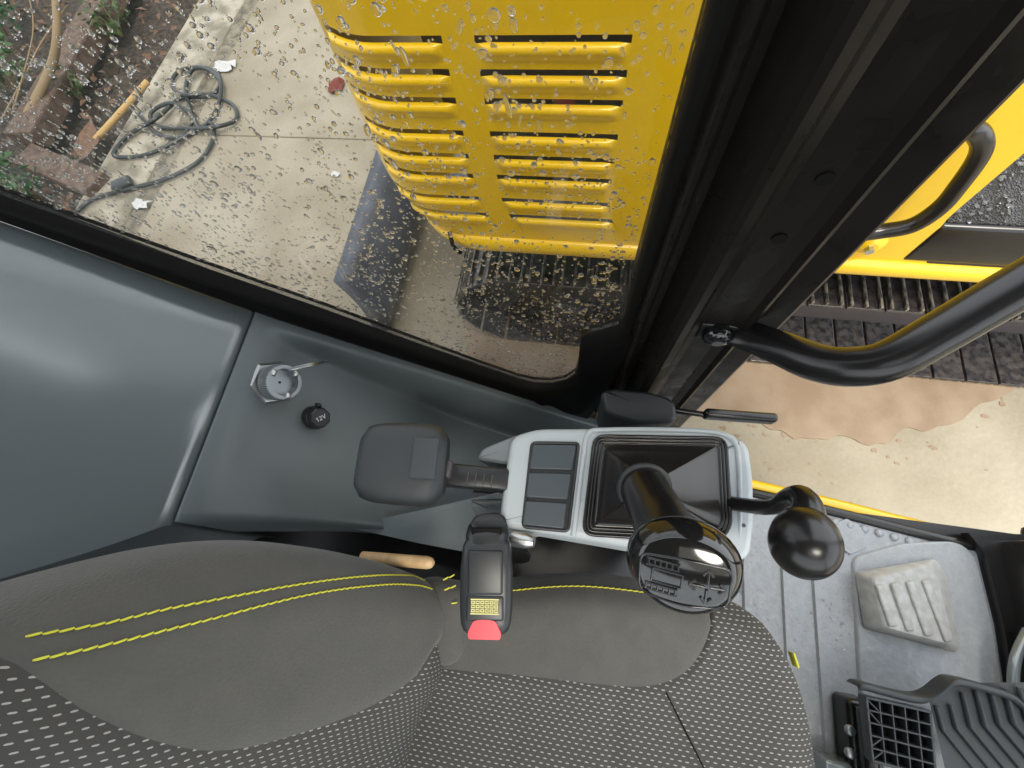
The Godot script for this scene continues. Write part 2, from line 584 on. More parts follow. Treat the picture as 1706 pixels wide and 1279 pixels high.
	for k in 900:
		var q := Vector3(rng.randf_range(-6.2, -3.7), -1.15, rng.randf_range(-5.5, -0.8))
		var bl := Basis.from_euler(Vector3(rng.randf_range(-0.5, 0.5), rng.randf() * TAU, rng.randf_range(-0.5, 0.5)))
		var L := rng.randf_range(0.03, 0.10)
		q.y += rng.randf_range(0.0, 0.06)
		quad(st, q, q + bl * Vector3(L * 0.5, 0.01, L * 0.3), q + bl * Vector3(L, 0, 0), q + bl * Vector3(L * 0.5, 0.01, -L * 0.3))
	tag(obj("leaf_litter", st, M.rust), "brown leaf litter scattered over the soil bed", "litter", "", "stuff")

func build_hose():
	var t := thing("black_cable", "tangled black cable coil lying on the concrete kerb", "cable", Vector3(-3.117, -1.1, -2.693))
	var st := nst()
	var g := -1.075
	tube(st, catmull([Vector3(-3.594, -1.075, -1.659), Vector3(-3.526, -1.075, -1.806), Vector3(-3.331, -1.075, -1.909), Vector3(-3.042, -1.075, -2.022), Vector3(-2.83, -1.075, -2.199), Vector3(-2.8, -1.075, -2.418), Vector3(-2.849, -1.05, -2.546), Vector3(-2.966, -1.075, -2.513), Vector3(-3.071, -1.075, -2.408), Vector3(-3.255, -1.075, -2.26), Vector3(-3.462, -1.075, -2.216), Vector3(-3.559, -1.075, -2.252), Vector3(-3.521, -1.075, -2.433), Vector3(-3.325, -1.05, -2.587), Vector3(-3.255, -1.075, -2.817), Vector3(-3.034, -1.075, -2.854), Vector3(-2.966, -1.075, -2.952), Vector3(-3.05, -1.075, -3.105), Vector3(-3.223, -1.075, -3.172), Vector3(-3.396, -1.075, -3.129), Vector3(-3.404, -1.075, -2.979), Vector3(-3.197, -1.04, -2.817), Vector3(-3.014, -1.075, -2.867), Vector3(-2.776, -1.075, -2.764), Vector3(-2.696, -1.075, -2.612), Vector3(-2.804, -1.04, -2.494), Vector3(-3.068, -1.075, -2.515), Vector3(-3.323, -1.075, -2.531), Vector3(-3.439, -1.075, -2.665), Vector3(-3.276, -1.05, -2.739), Vector3(-3.092, -1.075, -2.662), Vector3(-2.907, -1.05, -2.485), Vector3(-2.895, -1.075, -2.73), Vector3(-2.935, -1.05, -2.951), Vector3(-3.09, -1.05, -3.095), Vector3(-3.248, -1.05, -3.115), Vector3(-3.246, -1.075, -2.915), Vector3(-3.055, -1.075, -2.601), Vector3(-3.081, -1.075, -2.431), Vector3(-3.289, -1.075, -2.459), Vector3(-3.572, -1.075, -2.674)], 7), 0.0145, 8)
	obj("cable", st, M.hose_rubber, t)
	st = nst()
	var a: Vector3 = Vector3(-3.363, -1.06, -1.925)
	var b: Vector3 = Vector3(-3.274, -1.06, -1.984)
	var d := (b - a).normalized()
	rbox(st, (a + b) / 2, Vector3(0.14, 0.06, 0.09), 0.02, Basis(d, Vector3.UP, d.cross(Vector3.UP)), true)
	obj("plug", st, M.hose_rubber, t)
	var k := 0
	for p: Array in [[Vector3(-3.028, -1.093, -3.199), 0.10, "crumpled white paper scrap beside the cable coil"], [Vector3(-3.114, -1.093, -1.81), 0.07, "white paper scrap near the cable plug"], [Vector3(-1.761, -1.093, -2.155), 0.035, "tiny white scrap on the concrete near the blade"]]:
		rng.seed = 120 + k
		st = nst(false)
		var rows := []
		for i in 5:
			var row := []
			for j in 4:
				row.append(p[0] + Vector3((i - 2) * 0.4 * p[1] + rng.randf_range(-0.2, 0.2) * p[1], rng.randf_range(0.0, 0.35) * p[1], (j - 1.5) * 0.35 * p[1] + rng.randf_range(-0.2, 0.2) * p[1]))
			rows.append(row)
		grid(st, rows)
		tag(obj("paper_scrap", st, M.paper), p[2], "paper", "white scraps on the concrete")
		k += 1
	rng.seed = 133
	st = nst(false)
	var rows := []
	for i in 5:
		var row := []
		for j in 5:
			var r := 0.045 * (1.0 - 0.25 * absf(i - 2))
			row.append(Vector3(-2.01, -1.085, -2.994) + Vector3((i - 2) * 0.03, rng.randf_range(-0.01, 0.02), (j - 2) * r))
		rows.append(row)
	grid(st, rows)
	tag(obj("dead_leaf", st, M.dead_leaf), "dry reddish leaf on the concrete beside the yellow hood", "leaf")

# ---------------------------------------------------------------- neighbouring excavator
const HOOD_Z := -1.0
const SLOT_Y := [0.487, 0.415, 0.345, 0.253, 0.178, 0.107, 0.015, -0.056]

func hood_corner(y: float) -> float:
	var t := clampf((0.06 - y) / 0.30, 0.0, 1.0)
	return -0.53 + 0.15 * t * t

# arc length u = 0 where the flat side starts, negative round the corner; returns point and outward normal
func hood_at(u: float, y: float, out: float) -> Vector3:
	var cx := hood_corner(y)
	if u >= 0.0: return Vector3(cx + u, y, HOOD_Z + out)
	var r := 0.2
	var a := -u / r
	if a <= PI / 2: return Vector3(cx - (r + out) * sin(a), y, HOOD_Z - r + (r + out) * cos(a))
	return Vector3(cx - r - out, y, HOOD_Z - r - (a - PI / 2) * r)

func hood_patch(st: SurfaceTool, us: Array, ys: Array, outs: Array):
	var rows := []
	for i in ys.size():
		var row := []
		for u: float in us: row.append(hood_at(u, ys[i], outs[i]))
		rows.append(row)
	grid(st, rows)

func steps(a: float, b: float, n: int) -> Array:
	var out := []
	for i in n + 1: out.append(lerpf(a, b, float(i) / n))
	return out

func build_neighbour():
	var t := thing("yellow_excavator", "yellow excavator with louvred hood parked beside the cab window", "excavator", Vector3(0.2, -1.1, -1.6))
	var st := nst()
	var top := 1.0
	var bot := -0.165
	# u positions of the louvre columns (relative to the corner at the top rows)
	var c0 := 0.53
	var L0 := -0.145
	var L1 := c0 - 0.368
	var R0 := c0 - 0.295
	var R1 := c0 + 0.038
	var end := c0 + 0.95
	var around: Array = steps(-1.1, -0.3142, 6) + steps(-0.29, 0.0, 10)
	var cols: Array = around + [0.04, L1, R0, R1, end]
	# horizontal bands: [y top, y bottom, has louvres]
	var y := top
	var hood := nst()
	for s: float in SLOT_Y:
		hood_patch(hood, cols, steps(y, s + 0.012, 2 if y - s > 0.2 else 1), [0, 0, 0])
		# beside and between the openings
		var left_cols := []
		for u: float in cols:
			if u < L0: left_cols.append(u)
		left_cols.append(L0)
		hood_patch(hood, left_cols, [s + 0.012, s - 0.046], [0, 0])

		hood_patch(hood, [L1, R0], [s + 0.012, s - 0.046], [0, 0])
		hood_patch(hood, [R1, end], [s + 0.012, s - 0.046], [0, 0])
		y = s - 0.046
	hood_patch(hood, cols, steps(y, bot, 4), [0, 0, 0, 0, 0])
	# top of the hood
	var rim := []
	var back := []
	for u: float in cols:
		rim.append(hood_at(u, top, 0))
		back.append(Vector3(hood_at(u, top, 0).x, top + 0.02, -2.3))
	grid(hood, [rim, back])
	var hp := obj("hood", hood, M.yellow_paint, t)
	# pressed louvre lips, one mesh each
	for s: float in SLOT_Y:
		for k in 2:
			var a0: float = [L0, R0][k]
			var a1: float = [L1, R1][k]
			var us: Array = steps(a0, a0 + 0.03, 5) + steps(a0 + 0.05, a1 - 0.05, 9) + steps(a1 - 0.03, a1, 5)
			var n := us.size()
			st = nst()
			var rows := []
			var prof := [[-0.0045, -0.004], [-0.0055, 0.006], [-0.0085, 0.0095], [-0.013, 0.0115], [-0.019, 0.0118], [-0.026, 0.0095], [-0.033, 0.0055], [-0.039, 0.002], [-0.046, 0.0]]
			for pr: Array in prof:
				var row := []
				for j in n:
					var e := smoothstep(0.0, 1.0, minf(us[j] - us[0], us[n - 1] - us[j]) / 0.030)
					row.append(hood_at(us[j], s + pr[0], pr[1] * e))
				rows.append(row)
			grid(st, rows)
			obj("louvre", st, M.yellow_paint, hp)
	# dark engine bay behind the slots
	st = nst(false)
	var ib := []
	for yy: float in [top - 0.05, bot]:
		var row := []
		for u: float in cols: row.append(hood_at(u, yy, -0.19))
		ib.append(row)
	grid(st, ib)
	obj("radiator_core", st, M.radiator_grey, t)
	# rounded lower rail of the revolving frame
	st = nst()
	var rows := []
	for k in 13:
		var a := PI * k / 12.0
		var row := []
		for u: float in around + [0.04, 0.3, 0.6, end, end + 0.12, end + 1.2]:
			var o := 0.022 * sin(a)
			row.append(hood_at(u, -0.200 + 0.035 * cos(a), o))
		rows.append(row)
	grid(st, rows)
	obj("frame_rail", st, M.yellow_paint, t)
	st = nst(false)
	box(st, Vector3(0.75, -0.26, -1.75), Vector3(2.4, 0.05, 1.36))
	obj("underside", st, M.frame_grey, t)
	st = nst(false)
	box(st, Vector3(0.948, 0.42, -1.7), Vector3(0.02, 1.16, 1.38))
	obj("hood_end_panel", st, M.yellow_paint, t)
	st = nst()
	tube(st, catmull([Vector3(-0.50, -0.145, -0.995), Vector3(-0.49, -0.19, -0.968), Vector3(-0.475, -0.235, -0.975)], 4), 0.008, 7)
	obj("rubber_strap", st, M.seal_rubber, t)
	# black step box ahead of the hood
	st = nst()
	rbox(st, Vector3(1.62, -0.078, -1.52), Vector3(1.33, 0.158, 1.05), 0.012)
	obj("step_box", st, M.satin_black, t)
	st = nst()
	rbox(st, Vector3(1.62, 0.004, -1.52), Vector3(1.30, 0.006, 1.02), 0.002)
	var tread := obj("tread_plate", st, M.step_black, t)
	drops(tread, 0.98, 2.2, -1.45, -1.01, 0.0075, 700, 0.003, 0.008, 77)
	# D-shaped grab handle
	st = nst()
	var hz := -0.93
	tube(st, catmull([Vector3(0.7112, -0.0715, -0.99), Vector3(0.7088, 0.025, -0.93), Vector3(0.7701, 0.0476, -0.93), Vector3(0.8241, 0.0758, -0.93), Vector3(0.8409, 0.1427, -0.93), Vector3(0.8283, 0.2194, -0.93), Vector3(0.8105, 0.2867, -0.93), Vector3(0.7901, 0.3245, -0.93), Vector3(0.7615, 0.3498, -0.93), Vector3(0.7296, 0.3629, -0.93), Vector3(0.7604, 0.3077, -0.99)], 5), 0.02, 12)
	obj("grab_handle", st, M.satin_black, t)
	st = nst()
	var bp: Vector3 = Vector3(0.8269, -0.0943, -0.99)
	tube(st, [bp + Vector3(0, 0, -0.012), bp, bp + Vector3(0, 0, 0.006)], [0.05, 0.034, 0.022], 20)
	obj("boss", st, M.yellow_paint, t)
	st = nst(false)
	tube(st, [bp + Vector3(0, 0, 0.004), bp + Vector3(0, 0, 0.018)], 0.013, 6)
	obj("bolt", st, M.steel_bolt, t)
	# crawler track: every shoe is its own mesh
	var tr := Node3D.new()
	tr.name = "track"
	t.add_child(tr)
	var x0 := -0.33
	var x1 := 2.45
	var cy := -0.785
	var R := 0.268
	var loop := 2 * (x1 - x0) + TAU * R
	var count := int(loop / 0.137)
	var shoe := nst(false)
	rbox(shoe, Vector3(0, 0.006, 0), Vector3(0.128, 0.014, 0.40), 0.003)
	shoe.set_material(M.track_steel)
	shoe.generate_normals()
	var shoe_mesh := shoe.commit()
	var bars := nst(false)
	for gx: float in [-0.052, 0.0, 0.052]:
		rbox(bars, Vector3(gx, 0.020, 0), Vector3(0.010, 0.018, 0.396), 0.003)
	bars.set_material(M.track_edge)
	bars.generate_normals()
	shoe_mesh = bars.commit(shoe_mesh)
	for k in count:
		var d := loop * k / count
		var p: Vector3
		var nrm: Vector3
		if d < x1 - x0:
			p = Vector3(x0 + d, cy + R, 0); nrm = Vector3.UP
		elif d < x1 - x0 + PI * R:
			var a := (d - (x1 - x0)) / R
			p = Vector3(x1 + R * sin(a), cy + R * cos(a), 0); nrm = Vector3(sin(a), cos(a), 0)
		elif d < 2 * (x1 - x0) + PI * R:
			p = Vector3(x1 - (d - (x1 - x0) - PI * R), cy - R, 0); nrm = Vector3.DOWN
		else:
			var a := (d - 2 * (x1 - x0) - PI * R) / R
			p = Vector3(x0 - R * sin(a), cy - R * cos(a), 0); nrm = Vector3(-sin(a), -cos(a), 0)
		var o := MeshInstance3D.new()
		o.name = "shoe" if k == 0 else "shoe_%03d" % k
		o.mesh = shoe_mesh
		tr.add_child(o)
		var tx := Vector3(nrm.y, -nrm.x, 0)
		o.transform = Transform3D(Basis(tx, nrm, Vector3.BACK), p + Vector3(0, 0, -1.235) - t.position)
	st = nst()
	rbox(st, Vector3(1.06, -0.775, -1.33), Vector3(2.7, 0.30, 0.22), 0.03)
	obj("track_frame", st, M.frame_grey, t)
	for k in 2:
		st = nst()
		tube(st, [Vector3([x0, x1][k], cy, -1.34), Vector3([x0, x1][k], cy, -1.16)], 0.225, 28)
		obj("sprocket", st, M.track_steel, t)
	# dozer blade at the rear end of the track
	st = nst()
	var bl := []
	for k in 15:
		var u := k / 14.0
		var row := []
		for z: float in [-1.03, -1.05, -1.5, -2.0, -2.6]:
			var yy := -0.60 - 0.49 * u
			row.append(Vector3(-1.10 + 0.09 * sin(PI * u), yy, z))
		bl.append(row)
	for k in 15:
		var u := 1.0 - k / 14.0
		var row := []
		for z: float in [-1.03, -1.05, -1.5, -2.0, -2.6]:
			row.append(Vector3(-1.19 + 0.03 * sin(PI * u), -0.60 - 0.49 * u, z))
		bl.append(row)
	bl.append(bl[0])
	grid(st, bl)
	var left := []
	for r: Array in bl: left.append(r[0])
	cap(st, left)
	obj("dozer_blade", st, M.blade_paint, t)
	st = nst()
	rbox(st, Vector3(-0.7, -0.85, -1.9), Vector3(0.8, 0.12, 0.14), 0.02)
	obj("blade_arm", st, M.blade_paint, t)

# ---------------------------------------------------------------- the cab
const WALL_Z := -0.285

func sill_y(x: float) -> float:
	return at_curve([Vector2(-1.0, 0.99), Vector2(-0.70, 0.745), Vector2(-0.5, 0.567), Vector2(-0.25, 0.39), Vector2(0.0, 0.218), Vector2(0.1, 0.16)], x)

func build_cab():
	var t := thing("excavator_cab", "black framed excavator cab with grey inner trim around the seat", "cab", Vector3(0.1, -1.1, 0.3))
	# lower side wall, outside the trim
	var st := nst(false)
	var poly := PackedVector2Array([Vector2(-1.0, -0.1), Vector2(0.2, -0.1), Vector2(0.2, 0.16)])
	for k in 9:
		var x := 0.1 - 1.1 * k / 8.0
		poly.append(Vector2(x, sill_y(x) - 0.004))
	prism(st, poly, Vector3(0, 0, -0.31), Vector3.RIGHT, Vector3.UP, Vector3(0, 0, 0.022))
	obj("side_wall", st, M.pillar_paint, t)
	# window seal: rubber band between the trim and the glass
	var inner := [Vector2(-1.0, 1.14)]
	for p: Vector2 in [Vector2(-0.7068, 0.7889), Vector2(-0.684, 0.7701), Vector2(-0.59, 0.6974), Vector2(-0.4713, 0.6111), Vector2(-0.39, 0.554), Vector2(-0.2661, 0.4566), Vector2(-0.174, 0.3851), Vector2(-0.1095, 0.3398), Vector2(-0.07805, 0.3298), Vector2(-0.04596, 0.3364), Vector2(-0.01937, 0.3603), Vector2(-0.004264, 0.3945), Vector2(-0.0007515, 0.4363), Vector2(-0.000438, 0.5356), Vector2(0.01359, 0.5557), Vector2(0.04689, 0.5853), Vector2(0.05081, 0.6026), Vector2(0.04949, 0.6539), Vector2(0.04847, 0.8322), Vector2(0.04809, 0.91), Vector2(0.04772, 0.9599)]: inner.append(p)
	inner.append(Vector2(0.046, 1.30))
	inner.append(Vector2(0.03, 1.45))
	var outer := []
	for i in inner.size():
		var p: Vector2 = inner[i]
		if i < 10: outer.append(Vector2(p.x, minf(sill_y(p.x) + 0.004, p.y - 0.006)))
		elif i < 15: outer.append(Vector2(p.x + 0.03 * (i - 9) / 5.0, sill_y(0.05) - 0.01))
		else: outer.append(Vector2(0.075, p.y - (0.06 if i < 19 else 0.0)))
	st = nst()
	var rows := []
	for sec: Array in [[0.0, -0.300], [0.0, -0.284], [0.10, -0.272], [0.3, -0.270], [0.5, -0.274], [0.72, -0.266], [1.0, -0.268], [1.0, -0.30]]:
		var row := []
		for i in inner.size():
			var p: Vector2 = inner[i].lerp(outer[i], sec[0])
			row.append(Vector3(p.x, p.y, sec[1]))
		rows.append(row)
	grid(st, rows)
	obj("window_seal", st, M.seal_rubber, t)
	# the pane, with rain on its outer face
	var pane := PackedVector2Array()
	for p: Vector2 in inner: pane.append(p)
	pane.append(Vector2(-1.0, 1.45))
	st = nst(false)
	prism(st, pane, Vector3(0, 0, -0.2945), Vector3.RIGHT, Vector3.UP, Vector3(0, 0, 0.005))
	var glass := obj("window_pane", st, M.pane, t)
	build_rain(glass, pane, t)
	# pillar at the rear edge of the door opening
	st = nst(false)
	var prof := [Vector2(0.048, -0.305), Vector2(0.050, -0.284), Vector2(0.062, -0.272), Vector2(0.066, -0.262), Vector2(0.070, -0.262), Vector2(0.073, -0.272), Vector2(0.084, -0.274), Vector2(0.092, -0.262), Vector2(0.098, -0.252), Vector2(0.104, -0.247), Vector2(0.110, -0.246), Vector2(0.118, -0.249), Vector2(0.124, -0.255), Vector2(0.132, -0.258), Vector2(0.158, -0.258), Vector2(0.170, -0.256), Vector2(0.176, -0.252), Vector2(0.180, -0.254), Vector2(0.183, -0.262), Vector2(0.188, -0.266), Vector2(0.214, -0.266), Vector2(0.219, -0.270), Vector2(0.219, -0.305)]
	rows = []
	for y: float in [-0.05, 0.3, 0.6, 0.9, 1.2, 1.63]:
		var row := []
		for p: Vector2 in prof: row.append(Vector3(p.x, y, p.y))
		rows.append(row)
	grid(st, rows, [], true)
	var pil := obj("pillar", st, M.pillar_paint, t)
	for q: Vector3 in [Vector3(0.1494, 0.8704, -0.257), Vector3(0.1473, 0.8087, -0.257)]:
		st = nst()
		tube(st, [q + Vector3(0, 0, -0.004), q + Vector3(0, 0, 0.0004)], 0.0058, 14)
		obj("plug_hole", st, M.seal_rubber, pil)
	# rear trim: sloping deck behind the seat
	st = nst()
	rows = []
	for i in 29:
		var x: float = [-0.5012, -0.5022, -0.5045, -0.509, -0.515][i] if i < 5 else -0.515 - 0.488 * (i - 4) / 24.0
		var row := []
		var zi := 0.045 + 0.34 * pow(maxf(0.0, (-0.5012 - x)) / 0.5, 0.9)
		for j in 15:
			var v := 0.012 if j == 1 else (0.988 if j == 13 else j / 14.0)
			var z := lerpf(-0.272, zi, v)
			var y := sill_y(x)
			y -= [0.012, 0.006, 0.0022, 0.0004, 0.0][mini(i, 4)]
			if j == 0: y -= 0.006
			row.append(Vector3(x, y, z))
		rows.append(row)
	rows.push_front(rows[0].map(func(p: Vector3): return p + Vector3(0.0, -0.05, 0)))
	grid(st, rows)
	st.set_smooth_group(3)
	grid(st, rows.map(func(q: Array): return [q[q.size() - 1], q[q.size() - 1] + Vector3(0.0, -0.2, 0.01)]))
	obj("rear_trim", st, M.trim_plastic, t)
	# side trim with its deep recess, running down ahead of the seam
	st = nst()
	rows = []
	for i in 57:
		var x: float = [-0.4985, -0.4975, -0.4955, -0.492, -0.487][i] if i < 5 else -0.487 + 0.59 * (i - 4) / 52.0
		var u := (x + 0.4985) / 0.6
		var row := []
		var zi := at_curve([Vector2(-0.5, 0.041), Vector2(-0.33, 0.014), Vector2(0.1, 0.0)], x)
		var ys := sill_y(x)
		var yr := at_curve([Vector2(-0.5, 0.560), Vector2(-0.46, 0.504), Vector2(-0.40, 0.420), Vector2(-0.33, 0.318), Vector2(-0.24, 0.195), Vector2(-0.15, 0.105), Vector2(-0.08, 0.06), Vector2(0.0, 0.05), Vector2(0.1, 0.04)], x)
		var lip := smoothstep(-0.485, -0.455, x)
		for j in 41:
			var v := j / 40.0
			var z := lerpf(-0.272, zi, pow(v, 1.7))
			var w := smoothstep(-0.256, -0.236, z) * lip
			var yin := 0.57 - 1.0 * (x + 0.5)
			var y := lerpf(ys, lerpf(yr, maxf(yr, yin), pow(clampf((z + 0.236) / 0.25, 0.0, 1.0), 1.3)), w)
			y -= [0.014, 0.006, 0.002, 0.0004, 0.0][mini(i, 4)]
			if j == 0: y -= 0.008
			row.append(Vector3(x, y, z))
		rows.append(row)
	rows.push_front(rows[0].map(func(p: Vector3): return p + Vector3(0.0, -0.05, 0)))
	for r: Array in rows: r.append(r[r.size() - 1] + Vector3(0.0, -0.12, 0.008))
	grid(st, rows)
	obj("side_trim", st, M.trim_satin, t)
	# flat lower trim beside the console foot
	st = nst()
	poly = PackedVector2Array([Vector2(-0.3657, 0.01737), Vector2(-0.2368, -0.02688), Vector2(-0.09043, -0.0823), Vector2(-0.04929, -0.006369), Vector2(-0.06395, 0.02779), Vector2(-0.2252, 0.02453)])
	prism(st, poly, Vector3(0, 0.34, 0), Vector3.RIGHT, Vector3.BACK, Vector3(0, 0.02, 0))
	obj("lower_trim", st, M.trim_plastic, t)
	# floor deck, black seat platform, ribbed mat
	st = nst(false)
	box(st, Vector3(0.0, -0.075, 0.29), Vector3(2.0, 0.13, 0.94))
	obj("floor_deck", st, M.satin_black, t)
	st = nst()
	rbox(st, Vector3(-0.37, 0.10, 0.33), Vector3(1.2, 0.20, 0.86), 0.02)
	obj("seat_platform", st, M.satin_black, t)
	build_floor(t)
	# unseen shell that shades the inside: roof, rear wall, right wall, front wall, posts
	st = nst()
	for q: Array in [[Vector3(-0.55, 1.66, 0.325), Vector3(1.0, 0.07, 1.19)], [Vector3(0.90, 1.66, 0.325), Vector3(0.50, 0.07, 1.19)], [Vector3(0.30, 1.66, 0.0), Vector3(0.70, 0.07, 0.54)], [Vector3(0.30, 1.66, 0.82), Vector3(0.70, 0.07, 0.20)]]:
		st = nst(false)
		box(st, q[0], q[1])
		obj("roof", st, M.roof_liner, t)
	st = nst(false)
	box(st, Vector3(-1.02, 0.42, 0.29), Vector3(0.03, 1.04, 1.2))
	obj("rear_wall", st, M.trim_plastic, t)
	st = nst(false)
	box(st, Vector3(0.05, 0.34, 0.90), Vector3(2.16, 0.88, 0.03))
	obj("offside_wall", st, M.trim_plastic, t)
	for q: Vector3 in [Vector3(-1.0, 0.75, -0.29), Vector3(-1.0, 0.75, 0.88), Vector3(1.10, 0.75, 0.88), Vector3(1.12, 0.75, -0.19)]:
		st = nst()
		rbox(st, q, Vector3(0.06, 1.76, 0.06), 0.015)
		obj("post", st, M.pillar_paint, t)
	for r: Array in [[Vector3(-1.02, 1.28, 0.29), Vector3(0.005, 0.68, 1.1)], [Vector3(0.05, 1.205, 0.90), Vector3(2.1, 0.84, 0.005)], [Vector3(1.12, 0.95, 0.34), Vector3(0.005, 1.35, 1.0)], [Vector3(0.30, 1.665, 0.495), Vector3(0.70, 0.006, 0.45)]]:
		st = nst(false)
		box(st, r[0], r[1])
		obj("far_pane", st, M.clear_pane, t)
	# carriage below the cab
	st = nst()
	rbox(st, Vector3(0.2, -0.30, 0.75), Vector3(2.4, 0.3, 1.5), 0.05)
	obj("revolving_frame", st, M.yellow_paint, t)
	for z: float in [0.42, 1.6]:
		st = nst()
		rbox(st, Vector3(0.2, -0.79, z), Vector3(2.6, 0.6, 0.36), 0.28, Basis.IDENTITY, true)
		obj("crawler_track", st, M.track_steel, t)
	st = nst()
	tube(st, [Vector3(0.3, -0.9, 1.0), Vector3(0.3, -0.4, 1.0)], 0.45, 28)
	obj("slew_ring", st, M.track_steel, t)
	st = nst()
	rbox(st, Vector3(0.3, -0.8, 1.0), Vector3(1.0, 0.2, 1.1), 0.03)
	obj("centre_frame", st, M.track_steel, t)

func inside(p: Vector2, poly: PackedVector2Array) -> bool: return Geometry2D.is_point_in_polygon(p, poly)

func build_rain(glass: Node3D, pane: PackedVector2Array, cab: Node3D):
	rng.seed = 2024
	var sp := SphereMesh.new()
	sp.radius = 1.0
	sp.height = 2.0
	sp.radial_segments = 14
	sp.rings = 8
	sp.material = M.water
	var xf := []
	var tries := 0
	var dn := FastNoiseLite.new()
	dn.seed = 3
	dn.frequency = 7.0
	while xf.size() < 10500 and tries < 120000:
		tries += 1
		var p := Vector2(rng.randf_range(-0.92, 0.10), rng.randf_range(0.33, 1.15))
		if dn.get_noise_2d(p.x, p.y) < rng.randf_range(-0.75, 0.25): continue
		if not inside(p, pane) or not inside(p + Vector2(0.006, 0), pane) or not inside(p - Vector2(0, 0.006), pane): continue
		var big := rng.randf()
		var r := 0.0005 + 0.0009 * rng.randf() + (0.0020 * pow(rng.randf(), 2.0) if big > 0.66 else 0.0)
		var b := Basis.from_euler(Vector3(0, 0, rng.randf_range(-0.5, 0.5))).scaled(Vector3.ONE)
		var sx := r * rng.randf_range(0.8, 1.3)
		var sy := r * rng.randf_range(0.8, 1.5) * (rng.randf_range(1.5, 3.2) if rng.randf() > 0.965 else 1.0)
		b = b * Basis(Vector3(sx, 0, 0), Vector3(0, sy, 0), Vector3(0, 0, r * rng.randf_range(0.40, 0.55)))
		xf.append(Transform3D(b, Vector3(p.x, p.y, -0.2948)))
	var mm := MultiMesh.new()
	mm.transform_format = MultiMesh.TRANSFORM_3D
	mm.mesh = sp
	mm.instance_count = xf.size()
	for i in xf.size(): mm.set_instance_transform(i, xf[i])
	var o := MultiMeshInstance3D.new()
	o.name = "raindrops"
	o.multimesh = mm
	o.set_meta("kind", "stuff")
	glass.add_child(o)

func drops(parent: Node3D, x0: float, x1: float, z0: float, z1: float, y: float, n: int, r0: float, r1: float, seed_: int):
	# standing water drops gathered in patches on a flat surface
	rng.seed = seed_
	var f := FastNoiseLite.new()
	f.seed = seed_
	f.frequency = 9.0
	var sp := SphereMesh.new()
	sp.radius = 1.0
	sp.height = 2.0
	sp.radial_segments = 12
	sp.rings = 6
	sp.material = M.water
	var xf := []
	var tries := 0
	while xf.size() < n and tries < n * 12:
		tries += 1
		var p := Vector3(rng.randf_range(x0, x1), y, rng.randf_range(z0, z1))
		if f.get_noise_2d(p.x, p.z) < rng.randf_range(-0.25, 0.35): continue
		var r := lerpf(r0, r1, pow(rng.randf(), 2.2))
		xf.append(Transform3D(Basis(Vector3.UP, rng.randf() * TAU) * Basis(Vector3(r * rng.randf_range(0.8, 1.7), 0, 0), Vector3(0, r * 0.4, 0), Vector3(0, 0, r)), p))
	var mm := MultiMesh.new()
	mm.transform_format = MultiMesh.TRANSFORM_3D
	mm.mesh = sp
	mm.instance_count = xf.size()
	for i in xf.size(): mm.set_instance_transform(i, xf[i])
	var o := MultiMeshInstance3D.new()
	o.name = "water_drops"
	o.multimesh = mm
	o.set_meta("kind", "stuff")
	parent.add_child(o)

